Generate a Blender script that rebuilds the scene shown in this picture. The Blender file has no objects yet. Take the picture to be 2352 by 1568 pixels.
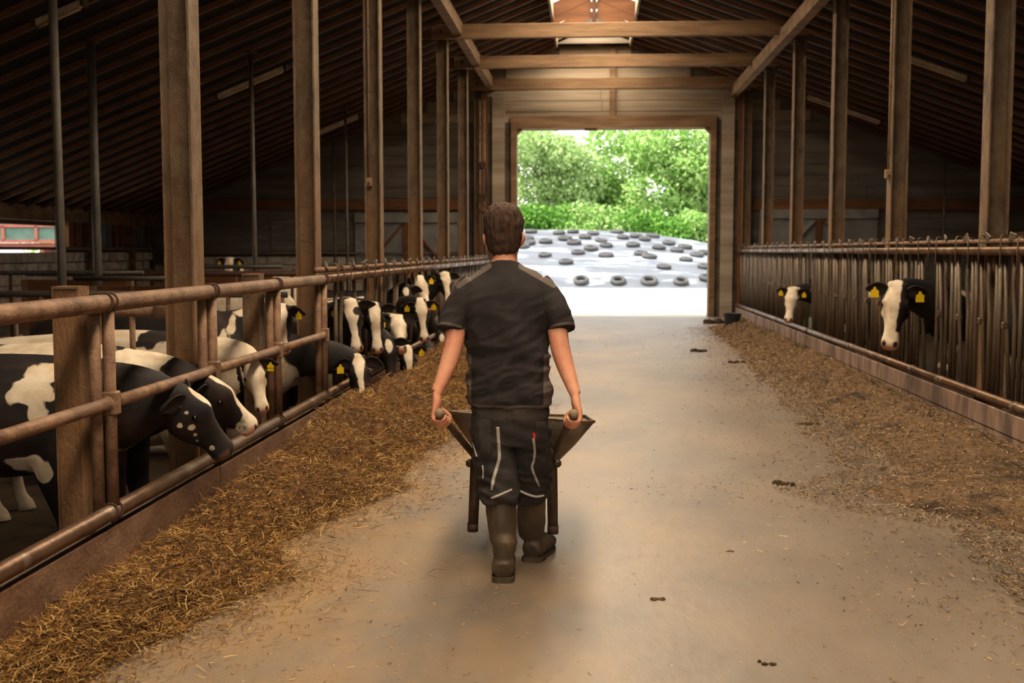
import bpy, bmesh, math, random
import numpy as np
from mathutils import Vector, Matrix, noise
from mathutils.bvhtree import BVHTree

R = math.radians
sc = bpy.context.scene
col = sc.collection
rng = np.random.default_rng(7)
random.seed(7)
V = Vector

# ------------------------------------------------------------------ camera
CAM_H = 1.62
FPX = 2613.33                       # 40 mm lens on a 36 mm sensor, 2352 px wide
YAW, PITCH = R(3.907), R(4.573)
cd = bpy.data.cameras.new('camera')
cam = bpy.data.objects.new('camera', cd)
col.objects.link(cam)
cd.lens = 40
cd.sensor_width = 36
cd.clip_start = 0.1
cd.clip_end = 600
cd.dof.use_dof = True
cd.dof.focus_distance = 6.2
cd.dof.aperture_fstop = 3.2
cam.location = (0, 0, CAM_H)
cam.rotation_euler = (math.pi / 2 - PITCH, 0, YAW)
sc.camera = cam

# ------------------------------------------------------------------ sky, sun, daylight
w = bpy.data.worlds.new('sky')
sc.world = w
w.use_nodes = True
nt = w.node_tree
bg = nt.nodes['Background']
tc = nt.nodes.new('ShaderNodeTexCoord')
sep = nt.nodes.new('ShaderNodeSeparateXYZ')
rp = nt.nodes.new('ShaderNodeValToRGB')
nt.links.new(tc.outputs['Generated'], sep.inputs[0])
nt.links.new(sep.outputs['Z'], rp.inputs[0])
nt.links.new(rp.outputs[0], bg.inputs['Color'])
rp.color_ramp.elements[0].position = 0.0
rp.color_ramp.elements[0].color = (1.0, 0.97, 0.92, 1)
rp.color_ramp.elements[1].position = 1.0
rp.color_ramp.elements[1].color = (0.80, 0.88, 1.0, 1)
bg.inputs['Strength'].default_value = 2.6

sd = bpy.data.lights.new('sun', 'SUN')
sd.energy = 11.0
sd.angle = R(0.6)
sd.color = (1.0, 0.93, 0.82)
sun = bpy.data.objects.new('sun', sd)
col.objects.link(sun)
sun.rotation_euler = V((0.42, 0.13, -0.88)).to_track_quat('-Z', 'Y').to_euler()

# daylight scattered down by the translucent ridge light that runs along the roof
for y_mid, y_len in ((10.0, 28.0), (26.4, 2.4)):      # either side of the braced frame in it
    ld = bpy.data.lights.new('ridge_light_daylight', 'AREA')
    ld.shape = 'RECTANGLE'
    ld.size, ld.size_y = 1.55, y_len
    ld.energy = 71 * y_len
    ld.color = (1.0, 0.80, 0.56)
    lo = bpy.data.objects.new('ridge_light_daylight', ld)
    col.objects.link(lo)
    lo.location = (0.06, y_mid, 7.02)

sc.view_settings.view_transform = 'Standard'
sc.view_settings.look = 'None'
sc.view_settings.exposure = 0.0
sc.view_settings.gamma = 1.0
sc.view_settings.use_curve_mapping = False
sc.cycles.use_denoising = True
sc.cycles.max_bounces = 5
sc.cycles.diffuse_bounces = 3
sc.cycles.glossy_bounces = 2
sc.cycles.use_adaptive_sampling = True
sc.cycles.adaptive_threshold = 0.08
sc.cycles.adaptive_min_samples = 16
sc.cycles.use_light_tree = False
sc.cycles.caustics_reflective = False
sc.cycles.caustics_refractive = False
sc.cycles.sample_clamp_indirect = 6.0

# ------------------------------------------------------------------ helpers
_r = V((math.cos(YAW), math.sin(YAW), 0))
_d = V((-math.sin(YAW) * math.cos(PITCH), math.cos(YAW) * math.cos(PITCH), -math.sin(PITCH)))
_u = _r.cross(_d)


def at(px, py, Y):
    """surveyed point: image position px, py taken at the distance Y along the barn"""
    d = _d + _r * ((px - 1176) / FPX) + _u * ((784 - py) / FPX)
    return V((0, 0, CAM_H)) + d * (Y / d.y)


def lin(c):
    c = c / 255.0
    return c / 12.92 if c <= 0.04045 else ((c + 0.055) / 1.055) ** 2.4


def rgb(r, g, b):
    return (lin(r), lin(g), lin(b), 1)


MATS = {}


def mat(name, c1, c2=None, scale=4.0, rough=0.8, metal=0.0, bump=0.0, bscale=None, c3=None, s3=1.0, t3=(0.55, 0.75),
        stretch=(1, 1, 1), spec=0.4, detail=4, lo=0.35, hi=0.65):
    m = bpy.data.materials.new(name)
    MATS[name] = m
    m.use_nodes = True
    t = m.node_tree
    b = t.nodes['Principled BSDF']
    b.inputs['Roughness'].default_value = rough
    b.inputs['Metallic'].default_value = metal
    b.inputs['Specular IOR Level'].default_value = spec
    b.inputs['Base Color'].default_value = c1
    if c2 is None and not bump:
        return m
    g = t.nodes.new('ShaderNodeNewGeometry')
    mp = t.nodes.new('ShaderNodeMapping')
    mp.inputs['Scale'].default_value = stretch
    t.links.new(g.outputs['Position'], mp.inputs[0])

    def noi(sc_, a, b_):
        n = t.nodes.new('ShaderNodeTexNoise')
        n.inputs['Scale'].default_value = sc_
        n.inputs['Detail'].default_value = detail
        n.inputs['Roughness'].default_value = 0.66
        t.links.new(mp.outputs[0], n.inputs['Vector'])
        mr = t.nodes.new('ShaderNodeMapRange')
        mr.inputs[1].default_value = a
        mr.inputs[2].default_value = b_
        t.links.new(n.outputs['Fac'], mr.inputs[0])
        return n, mr
    if c2 is not None:
        n, mr = noi(scale, lo, hi)
        mx = t.nodes.new('ShaderNodeMix')
        mx.data_type = 'RGBA'
        mx.inputs[6].default_value = c1
        mx.inputs[7].default_value = c2
        t.links.new(mr.outputs[0], mx.inputs[0])
        out = mx.outputs[2]
        if c3 is not None:
            n3, mr3 = noi(s3, *t3)
            mx3 = t.nodes.new('ShaderNodeMix')
            mx3.data_type = 'RGBA'
            t.links.new(out, mx3.inputs[6])
            mx3.inputs[7].default_value = c3
            t.links.new(mr3.outputs[0], mx3.inputs[0])
            out = mx3.outputs[2]
        t.links.new(out, b.inputs['Base Color'])
    if bump:
        nb = t.nodes.new('ShaderNodeTexNoise')
        nb.inputs['Scale'].default_value = bscale or scale * 4
        nb.inputs['Detail'].default_value = 5
        t.links.new(mp.outputs[0], nb.inputs['Vector'])
        bp = t.nodes.new('ShaderNodeBump')
        bp.inputs['Strength'].default_value = min(1.0, bump)
        bp.inputs['Distance'].default_value = 0.01
        t.links.new(nb.outputs['Fac'], bp.inputs['Height'])
        t.links.new(bp.outputs[0], b.inputs['Normal'])
    return m


def attr_mat(name, attr, stops, rough=0.9, transl=0.0, spec=0.2):
    """colour ramp driven by a per-piece random attribute"""
    m = bpy.data.materials.new(name)
    MATS[name] = m
    m.use_nodes = True
    t = m.node_tree
    b = t.nodes['Principled BSDF']
    b.inputs['Roughness'].default_value = rough
    b.inputs['Specular IOR Level'].default_value = spec
    a = t.nodes.new('ShaderNodeAttribute')
    a.attribute_name = attr
    r_ = t.nodes.new('ShaderNodeValToRGB')
    t.links.new(a.outputs['Fac'], r_.inputs[0])
    e = r_.color_ramp.elements
    while len(e) < len(stops):
        e.new(0.5)
    for k, (p, c) in enumerate(stops):
        e[k].position = p
        e[k].color = c
    t.links.new(r_.outputs[0], b.inputs['Base Color'])
    if transl:
        tr = t.nodes.new('ShaderNodeBsdfTranslucent')
        t.links.new(r_.outputs[0], tr.inputs['Color'])
        ms = t.nodes.new('ShaderNodeMixShader')
        ms.inputs[0].default_value = transl
        t.links.new(b.outputs[0], ms.inputs[1])
        t.links.new(tr.outputs[0], ms.inputs[2])
        t.links.new(ms.outputs[0], t.nodes['Material Output'].inputs['Surface'])
    return m


class MB:
    """collects shapes into one mesh"""

    def __init__(s):
        s.v, s.f = [], []

    def add(s, vs, fs):
        o = len(s.v)
        s.v += [tuple(p) for p in vs]
        s.f += [tuple(i + o for i in q) for q in fs]
        return s

    def box(s, c, d, M=None):
        hx, hy, hz = d[0] / 2, d[1] / 2, d[2] / 2
        vs = [V((x * hx, y * hy, z * hz)) for x in (-1, 1) for y in (-1, 1) for z in (-1, 1)]
        if M is not None:
            vs = [M @ p for p in vs]
        vs = [p + V(c) for p in vs]
        return s.add(vs, [(0, 1, 3, 2), (4, 6, 7, 5), (0, 4, 5, 1), (2, 3, 7, 6), (0, 2, 6, 4), (1, 5, 7, 3)])

    def bevbox(s, c, d, b, M=None):
        bm = bmesh.new()
        bmesh.ops.create_cube(bm, size=1)
        for q in bm.verts:
            q.co = V((q.co.x * d[0], q.co.y * d[1], q.co.z * d[2]))
        bmesh.ops.bevel(bm, geom=list(bm.edges), offset=b, segments=1, affect='EDGES')
        vs = [(M @ q.co if M is not None else q.co.copy()) + V(c) for q in bm.verts]
        fs = [[q.index for q in f.verts] for f in bm.faces]
        bm.free()
        return s.add(vs, fs)

    def bar(s, p0, p1, wd, ht, up=(0, 0, 1)):
        """box from p0 to p1 with width wd across and height ht along up"""
        p0, p1 = V(p0), V(p1)
        t = (p1 - p0).normalized()
        sd_ = t.cross(V(up)).normalized()
        u_ = sd_.cross(t)
        vs = []
        for p in (p0, p1):
            for a, b in ((-1, -1), (1, -1), (1, 1), (-1, 1)):
                vs.append(p + sd_ * (a * wd / 2) + u_ * (b * ht / 2))
        return s.add(vs, [(3, 2, 1, 0), (4, 5, 6, 7), (0, 1, 5, 4), (1, 2, 6, 5), (2, 3, 7, 6), (3, 0, 4, 7)])

    def tube(s, pts, r, n=10, caps=True):
        pts = [V(p) for p in pts]
        rs = r if isinstance(r, (list, tuple)) else [r] * len(pts)
        vs, fs = [], []
        t0 = (pts[1] - pts[0]).normalized()
        up = V((0, 0, 1)) if abs(t0.z) < 0.9 else V((1, 0, 0))
        sd_ = t0.cross(up).normalized()
        for i, p in enumerate(pts):
            t = (pts[min(i + 1, len(pts) - 1)] - pts[max(i - 1, 0)]).normalized()
            sd_ = (sd_ - t * sd_.dot(t)).normalized()
            u_ = sd_.cross(t)
            for k in range(n):
                a = 2 * math.pi * k / n
                vs.append(p + sd_ * (math.cos(a) * rs[i]) + u_ * (math.sin(a) * rs[i]))
        for i in range(len(pts) - 1):
            for k in range(n):
                k2 = (k + 1) % n
                fs.append((i * n + k, i * n + k2, (i + 1) * n + k2, (i + 1) * n + k))
        if caps:
            fs.append(tuple(range(n))[::-1])
            fs.append(tuple(range((len(pts) - 1) * n, len(pts) * n)))
        return s.add(vs, fs)

    def lathe(s, prof, n=24, c=(0, 0, 0), M=None):
        vs, fs = [], []
        for (r_, z) in prof:
            for k in range(n):
                a = 2 * math.pi * k / n
                p = V((r_ * math.cos(a), r_ * math.sin(a), z))
                vs.append((M @ p if M is not None else p) + V(c))
        for i in range(len(prof) - 1):
            for k in range(n):
                k2 = (k + 1) % n
                fs.append((i * n + k, i * n + k2, (i + 1) * n + k2, (i + 1) * n + k))
        return s.add(vs, fs)

    def prism(s, poly, M, h):
        """poly (x, y) extruded by h along z, then moved by M"""
        n = len(poly)
        vs = [M @ V((x, y, 0)) for x, y in poly] + [M @ V((x, y, h)) for x, y in poly]
        fs = [tuple(range(n))[::-1], tuple(range(n, 2 * n))] + [(i, (i + 1) % n, n + (i + 1) % n, n + i) for i in range(n)]
        return s.add(vs, fs)

    def mesh(s, name, m, smooth=False):
        me = bpy.data.meshes.new(name)
        me.from_pydata(s.v, [], s.f)
        if m:
            me.materials.append(MATS[m])
        if smooth:
            me.polygons.foreach_set('use_smooth', [True] * len(me.polygons))
        me.update()
        return me

    def build(s, name, m, parent=None, smooth=False, loc=None):
        return link(name, s.mesh(name, m, smooth), parent, loc)


ORG = {}                            # world position of each object's origin


def link(name, me, parent=None, loc=None):
    """without loc the mesh is in world coordinates; with loc it is placed relative to its parent"""
    o = bpy.data.objects.new(name, me)
    col.objects.link(o)
    base = ORG[parent.name] if parent is not None else V((0, 0, 0))
    if parent is not None:
        o.parent = parent
        if loc is None and base.length > 0:
            o.location = -base
    if loc is not None:
        o.location = loc
        ORG[o.name] = base + V(loc)
    else:
        ORG[o.name] = V((0, 0, 0))
    return o


def tag(o, label=None, cat=None, group=None, kind=None):
    if label:
        o['label'] = label
    if cat:
        o['category'] = cat
    if group:
        o['group'] = group
    if kind:
        o['kind'] = kind
    return o


def empty(name, loc, label=None, cat=None, group=None):
    o = bpy.data.objects.new(name, None)
    o.empty_display_size = 0.1
    col.objects.link(o)
    o.location = loc
    ORG[o.name] = V(loc)
    return tag(o, label, cat, group)


def np_mesh(name, verts, faces, m=None, attrs=None, smooth=False):
    """verts (n,3) and quads/tris (k,q) as numpy arrays"""
    me = bpy.data.meshes.new(name)
    verts = np.asarray(verts, dtype=np.float32)
    faces = np.asarray(faces, dtype=np.int32)
    k, q = faces.shape
    me.vertices.add(len(verts))
    me.vertices.foreach_set('co', verts.ravel())
    me.loops.add(k * q)
    me.loops.foreach_set('vertex_index', faces.ravel())
    me.polygons.add(k)
    me.polygons.foreach_set('loop_start', np.arange(0, k * q, q, dtype=np.int32))
    me.polygons.foreach_set('loop_total', np.full(k, q, dtype=np.int32))
    if smooth:
        me.polygons.foreach_set('use_smooth', np.ones(k, dtype=bool))
    for an, av in (attrs or {}).items():
        a = me.attributes.new(an, 'FLOAT', 'POINT')
        a.data.foreach_set('value', np.asarray(av, dtype=np.float32))
    me.update(calc_edges=True)
    if m:
        me.materials.append(MATS[m])
    return me


def catmull(P, n):
    """resample control rows (k, d) smoothly, n steps a span"""
    P = np.asarray(P, dtype=float)
    out = []
    for i in range(len(P) - 1):
        p0, p1, p2, p3 = P[max(i - 1, 0)], P[i], P[i + 1], P[min(i + 2, len(P) - 1)]
        for j in range(n):
            t = j / n
            out.append(0.5 * (2 * p1 + (p2 - p0) * t + (2 * p0 - 5 * p1 + 4 * p2 - p3) * t * t + (3 * p1 - p0 - 3 * p2 + p3) * t ** 3))
    out.append(P[-1])
    return np.array(out)


def loft(mb, rows, up=(0, 0, 1), n=16, sup=1.0, steps=3):
    """closed body through rows (x, y, z, half width, half height); sup < 1 makes it boxier"""
    A = catmull(rows, steps)
    pts = [V(r_[:3]) for r_ in A]
    vs, fs = [], []
    up = V(up)
    for i, p in enumerate(pts):
        t = (pts[min(i + 1, len(pts) - 1)] - pts[max(i - 1, 0)]).normalized()
        sd_ = t.cross(up).normalized()
        u_ = sd_.cross(t)
        for k in range(n):
            a = 2 * math.pi * k / n
            ca, sa = math.cos(a), math.sin(a)
            ca = math.copysign(abs(ca) ** sup, ca)
            sa = math.copysign(abs(sa) ** sup, sa)
            vs.append(p + sd_ * (ca * max(A[i][3], 0.002)) + u_ * (sa * max(A[i][4], 0.002)))
    for i in range(len(pts) - 1):
        for k in range(n):
            k2 = (k + 1) % n
            fs.append((i * n + k, i * n + k2, (i + 1) * n + k2, (i + 1) * n + k))
    fs.append(tuple(range(n))[::-1])
    fs.append(tuple(range((len(pts) - 1) * n, len(pts) * n)))
    mb.add(vs, fs)


def ball(mb, c, r, n=10):
    rx, ry, rz = (r, r, r) if not isinstance(r, (tuple, list)) else r
    vs, fs = [], []
    m_ = n // 2 + 1
    for i in range(m_ + 1):
        th = math.pi * i / m_
        for k in range(n):
            a = 2 * math.pi * k / n
            s_ = max(math.sin(th), 0.02)
            vs.append(V(c) + V((rx * s_ * math.cos(a), ry * s_ * math.sin(a), rz * math.cos(th))))
    for i in range(m_):
        for k in range(n):
            k2 = (k + 1) % n
            fs.append((i * n + k2, i * n + k, (i + 1) * n + k, (i + 1) * n + k2))
    fs.append(tuple(range(n)))
    fs.append(tuple(range(m_ * n, (m_ + 1) * n))[::-1])
    mb.add(vs, fs)


def fuse(mb, voxel, iters=4, fac=0.5):
    """join overlapping closed shapes into one continuous skin: returns verts, quads"""
    me = bpy.data.meshes.new('tmp')
    me.from_pydata(mb.v, [], mb.f)
    bm = bmesh.new()
    bm.from_mesh(me)
    bmesh.ops.recalc_face_normals(bm, faces=bm.faces)
    bm.to_mesh(me)
    bm.free()
    o = bpy.data.objects.new('tmp', me)
    col.objects.link(o)
    r_ = o.modifiers.new('r', 'REMESH')
    r_.mode = 'VOXEL'
    r_.voxel_size = voxel
    r_.adaptivity = 0
    if iters:
        s_ = o.modifiers.new('s', 'SMOOTH')
        s_.factor = fac
        s_.iterations = iters
    dg = bpy.context.evaluated_depsgraph_get()
    ev = o.evaluated_get(dg)
    em = ev.to_mesh()
    n = len(em.vertices)
    co = np.empty(n * 3, dtype=np.float32)
    em.vertices.foreach_get('co', co)
    no = np.empty(n * 3, dtype=np.float32)
    em.vertices.foreach_get('normal', no)
    f = np.array([tuple(p.vertices) for p in em.polygons if len(p.vertices) == 4], dtype=np.int32)
    ev.to_mesh_clear()
    bpy.data.objects.remove(o)
    bpy.data.meshes.remove(me)
    return co.reshape(-1, 3), f, no.reshape(-1, 3)


_perm = np.random.default_rng(11).permutation(256)
_perm = np.concatenate([_perm, _perm, _perm])
_grad = np.array([(1, 1, 0), (-1, 1, 0), (1, -1, 0), (-1, -1, 0), (1, 0, 1), (-1, 0, 1), (1, 0, -1), (-1, 0, -1), (0, 1, 1), (0, -1, 1), (0, 1, -1), (0, -1, -1)], dtype=float)


def perlin(P):
    P = np.asarray(P, dtype=float)
    i = np.floor(P).astype(int)
    f = P - i
    i &= 255
    u = f * f * f * (f * (f * 6 - 15) + 10)
    out = np.zeros(len(P))
    for dx in (0, 1):
        wx = u[:, 0] if dx else 1 - u[:, 0]
        for dy in (0, 1):
            wy = u[:, 1] if dy else 1 - u[:, 1]
            for dz in (0, 1):
                wz = u[:, 2] if dz else 1 - u[:, 2]
                h_ = _perm[_perm[_perm[i[:, 0] + dx] + i[:, 1] + dy] + i[:, 2] + dz] % 12
                out += wx * wy * wz * ((f - (dx, dy, dz)) * _grad[h_]).sum(1)
    return out


def fnoise(P, scale, seed=0.0, octs=1):
    q = np.asarray(P, dtype=float) * scale + np.array([seed, seed * 1.7, -seed]) + 40.37
    v = perlin(q)
    if octs > 1:
        v = v + .5 * perlin(q * 2.1)
    if octs > 2:
        v = v + .25 * perlin(q * 4.3)
    return v


# ------------------------------------------------------------------ materials
mat('concrete', rgb(128, 113, 98), rgb(100, 87, 75), 0.7, 0.46, bump=0.3, bscale=14, c3=rgb(156, 122, 80), s3=0.8, t3=(0.4, 0.68), spec=0.42, stretch=(1, 0.55, 1))
mat('pen_floor', rgb(52, 38, 24), rgb(86, 64, 38), 3, 0.85, bump=0.8, bscale=22)
mat('yard', rgb(205, 195, 178), rgb(185, 175, 158), 0.4, 0.95, c3=rgb(160, 165, 110), s3=0.25, t3=(0.6, 0.7))
mat('steel', rgb(116, 100, 80), rgb(68, 55, 43), 7.0, 0.8, 0.0, bump=1.0, bscale=60, c3=rgb(142, 100, 60), s3=1.6, t3=(0.3, 0.55), stretch=(1, 1, 0.6), detail=6)
mat('rail', rgb(146, 112, 84), rgb(106, 76, 54), 9, 0.6, 0.15, bump=0.6, bscale=60, c3=rgb(92, 62, 44), s3=2.2, t3=(0.52, 0.7))
mat('rail_worn', rgb(120, 92, 70), rgb(92, 68, 50), 5, 0.42, 0.55, bump=0.25, bscale=50, c3=rgb(150, 132, 112), s3=3, t3=(0.55, 0.7))
mat('bar', rgb(114, 98, 80), rgb(82, 66, 50), 5, 0.5, 0.3, bump=0.3, bscale=50, stretch=(1, 1, 0.3))
mat('grey_pipe', rgb(96, 88, 78), rgb(74, 66, 58), 4, 0.55, 0.3, bump=0.2)
mat('timber', rgb(134, 104, 74), rgb(98, 72, 48), 3, 0.8, bump=0.5, bscale=14, stretch=(0.25, 1, 2))
mat('rafter', rgb(112, 76, 50), rgb(84, 54, 36), 2, 0.8, bump=0.3, bscale=14)
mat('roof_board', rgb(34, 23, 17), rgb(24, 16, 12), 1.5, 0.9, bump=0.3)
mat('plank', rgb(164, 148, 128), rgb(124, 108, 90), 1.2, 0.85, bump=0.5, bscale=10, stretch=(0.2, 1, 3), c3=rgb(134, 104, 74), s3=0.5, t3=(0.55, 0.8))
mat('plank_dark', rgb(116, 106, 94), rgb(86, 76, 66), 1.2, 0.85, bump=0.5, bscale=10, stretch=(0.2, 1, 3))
mat('brown_wood', rgb(116, 72, 40), rgb(88, 54, 30), 2, 0.8, bump=0.4, stretch=(0.3, 1, 2))
mat('block', rgb(206, 192, 174), rgb(160, 144, 124), 5, 0.9, bump=0.6, bscale=30, c3=rgb(120, 104, 84), s3=1.0, t3=(0.55, 0.8))
mat('mortar', rgb(92, 80, 68), rgb(76, 64, 54), 5, 0.95, bump=0.4)
mat('grey_door', rgb(138, 134, 130), rgb(112, 108, 104), 2, 0.75, bump=0.3)
mat('kerb_left', rgb(128, 92, 66), rgb(92, 62, 42), 3.2, 0.75, bump=0.5, bscale=30, c3=rgb(146, 114, 88), s3=1.3, t3=(0.5, 0.75), stretch=(1, 1, 1.5))
mat('kerb_right', rgb(152, 122, 102), rgb(96, 76, 63), 3.0, 0.85, bump=0.4, bscale=26, stretch=(0.6, 1.3, 0.4), lo=0.4, hi=0.62, detail=2)
mat('concrete_side', rgb(120, 104, 88), rgb(96, 82, 68), 3, 0.9, bump=0.4)
mat('lamp_white', rgb(200, 180, 150), rgb(170, 148, 118), 6, 0.5)
mat('plastic_box', rgb(150, 120, 92), rgb(128, 100, 74), 12, 0.6)
mat('rust_dark', rgb(84, 52, 34), rgb(60, 38, 26), 9, 0.75, 0.2, bump=0.4)
mat('bucket', rgb(58, 62, 70), rgb(48, 50, 56), 8, 0.5)
mat('dung', rgb(46, 32, 18), rgb(66, 46, 24), 16, 0.9, bump=0.8, bscale=60)
mat('tarp', rgb(96, 99, 104), rgb(80, 83, 88), 0.8, 0.6, bump=0.3, bscale=3, c3=rgb(150, 158, 166), s3=0.5, t3=(0.52, 0.6), stretch=(.5, 1.6, 1))
mat('rubber', rgb(84, 83, 82), rgb(66, 65, 64), 3, 0.85)
mat('bark', rgb(80, 62, 44), rgb(58, 44, 32), 6, 0.95, bump=0.6)
mat('cart_green', rgb(110, 140, 122), rgb(92, 124, 106), 3, 0.6)
mat('cart_red', rgb(180, 104, 84), rgb(156, 88, 70), 4, 0.6)
mat('header_plank_lit', rgb(168, 150, 128), rgb(126, 110, 90), 1.2, 0.85, bump=0.5, bscale=10, stretch=(0.2, 1, 3), c3=rgb(150, 118, 84), s3=0.5, t3=(0.55, 0.8))  # plank tone lightened to stand in for skylight falling on the header
mat('cobweb', rgb(150, 112, 72), rgb(110, 80, 50), 30, 0.9)
mat('pane_glow', rgb(235, 230, 220))
t_ = MATS['pane_glow'].node_tree
tr_ = t_.nodes.new('ShaderNodeBsdfTranslucent')
tr_.inputs['Color'].default_value = rgb(240, 236, 225)
t_.links.new(tr_.outputs[0], t_.nodes['Material Output'].inputs['Surface'])
mat('window_pane', rgb(120, 124, 130), rgb(96, 98, 104), 3, 0.35)
# barrow, clothes, skin
mat('barrow_steel', rgb(128, 112, 92), rgb(102, 84, 64), 6, 0.5, 0.45, bump=0.25, c3=rgb(92, 62, 40), s3=5, t3=(0.52, 0.66))
mat('barrow_frame', rgb(92, 74, 56), rgb(70, 48, 34), 10, 0.6, 0.3, bump=0.3)
mat('grip', rgb(150, 128, 100), rgb(120, 98, 74), 20, 0.8)
mat('trouser', rgb(58, 51, 46), rgb(42, 36, 32), 9, 0.92, bump=0.4, bscale=160, c3=rgb(76, 64, 52), s3=4, t3=(0.58, 0.8))
mat('pocket', rgb(62, 55, 50), rgb(48, 42, 38), 9, 0.92, bump=0.4, bscale=160)
mat('piping', rgb(190, 180, 165))
mat('zip', rgb(196, 186, 170), rgb(160, 150, 136), 40, 0.5)
mat('red_tab', rgb(190, 36, 36))
mat('boot', rgb(88, 73, 53), rgb(64, 52, 38), 7, 0.55, bump=0.25, bscale=60, c3=rgb(112, 82, 48), s3=6, t3=(0.52, 0.7), stretch=(1, 1, 0.6))
mat('sole', rgb(66, 54, 41), rgb(84, 66, 46), 20, 0.85)
mat('skin', rgb(226, 160, 126), rgb(208, 134, 104), 7, 0.55, bump=0.12, bscale=120)
mat('hair', rgb(48, 32, 21), rgb(82, 55, 35), 34, 0.8, bump=0.9, bscale=70, stretch=(1.6, 1.6, 0.45))
mat('eye_white', rgb(230, 225, 220))
mat('eye', rgb(14, 10, 8), rough=0.08, spec=0.6)
mat('tag_yellow', rgb(238, 200, 12), rgb(226, 186, 8), 30, 0.5)
mat('tag_ink', rgb(40, 32, 16))
mat('ear_black', rgb(32, 25, 22), rgb(48, 34, 27), 22, 0.8, bump=0.4, bscale=120)
mat('hay_base', rgb(124, 86, 42), rgb(70, 46, 21), 34, 0.95, bump=1.0, bscale=45, c3=rgb(50, 31, 13), s3=3.5, t3=(0.5, 0.7))
mat('chaff_base', rgb(120, 92, 62), rgb(88, 66, 44), 22, 0.95, bump=1.0, bscale=60, c3=rgb(56, 42, 27), s3=2.6, t3=(0.5, 0.66))
attr_mat('straw', 'rnd', [(0.0, rgb(54, 35, 15)), (0.4, rgb(112, 76, 34)), (0.75, rgb(156, 112, 56)), (1.0, rgb(212, 176, 112))])
attr_mat('chaff', 'rnd', [(0.0, rgb(48, 36, 24)), (0.35, rgb(104, 80, 54)), (0.7, rgb(146, 114, 78)), (1.0, rgb(198, 166, 122))])
attr_mat('leaf', 'rnd', [(0.0, rgb(110, 150, 72)), (0.5, rgb(156, 196, 106)), (1.0, rgb(208, 228, 156))], 0.6, 0.35)
attr_mat('leaf_pale', 'rnd', [(0.0, rgb(126, 156, 92)), (0.5, rgb(168, 196, 124)), (1.0, rgb(212, 228, 168))], 0.6, 0.35)
attr_mat('leaf_dark', 'rnd', [(0.0, rgb(60, 104, 36)), (0.5, rgb(98, 152, 56)), (1.0, rgb(156, 196, 94))], 0.6, 0.35)

# tan third colour of the concrete, strongest on the silage side and fading to the right
def mask_last(mname, axis, a, b_, va, vb):
    """limit the third colour of a material to a stretch of the barn"""
    t_ = MATS[mname].node_tree
    g_ = next(n_ for n_ in t_.nodes if n_.type == 'NEW_GEOMETRY')
    mx_ = [n_ for n_ in t_.nodes if n_.type == 'MIX']
    last = next(n_ for n_ in mx_ if n_.outputs[2].is_linked and n_.outputs[2].links[0].to_node.type == 'BSDF_PRINCIPLED')
    src = last.inputs[0].links[0].from_socket
    sx_ = t_.nodes.new('ShaderNodeSeparateXYZ')
    t_.links.new(g_.outputs['Position'], sx_.inputs[0])
    mr_ = t_.nodes.new('ShaderNodeMapRange')
    for k_, q_ in ((1, a), (2, b_), (3, va), (4, vb)):
        mr_.inputs[k_].default_value = q_
    t_.links.new(sx_.outputs[axis], mr_.inputs[0])
    mu_ = t_.nodes.new('ShaderNodeMath')
    mu_.operation = 'MULTIPLY'
    t_.links.new(src, mu_.inputs[0])
    t_.links.new(mr_.outputs[0], mu_.inputs[1])
    t_.links.new(mu_.outputs[0], last.inputs[0])


mask_last('concrete', 'X', -1.2, 1.4, 1.0, .12)
mask_last('steel', 'Z', 1.2, 2.9, .75, .2)

# hide: white patches, pink muzzle and dark nostrils are painted by attributes of the skin
m = bpy.data.materials.new('cow_hide')
MATS['cow_hide'] = m
m.use_nodes = True
t = m.node_tree
b = t.nodes['Principled BSDF']
b.inputs['Roughness'].default_value = 0.72
b.inputs['Specular IOR Level'].default_value = 0.3
g = t.nodes.new('ShaderNodeNewGeometry')


def _att(n_):
    a = t.nodes.new('ShaderNodeAttribute')
    a.attribute_name = n_
    return a.outputs['Fac']


def _noise(s_, d_=4):
    n = t.nodes.new('ShaderNodeTexNoise')
    n.inputs['Scale'].default_value = s_
    n.inputs['Detail'].default_value = d_
    t.links.new(g.outputs['Position'], n.inputs['Vector'])
    return n.outputs['Fac']


def _mth(op, a, b_):
    n = t.nodes.new('ShaderNodeMath')
    n.operation = op
    for k, x in enumerate((a, b_)):
        if isinstance(x, (int, float)):
            n.inputs[k].default_value = x
        else:
            t.links.new(x, n.inputs[k])
    return n.outputs[0]


def _mix(f, a, b_):
    n = t.nodes.new('ShaderNodeMix')
    n.data_type = 'RGBA'
    t.links.new(f, n.inputs[0])
    for k, x in ((6, a), (7, b_)):
        if isinstance(x, tuple):
            n.inputs[k].default_value = x
        else:
            t.links.new(x, n.inputs[k])
    return n.outputs[2]


def _mr(x, a, b_):
    n = t.nodes.new('ShaderNodeMapRange')
    n.inputs[1].default_value = a
    n.inputs[2].default_value = b_
    t.links.new(x, n.inputs[0])
    return n.outputs[0]


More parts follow.
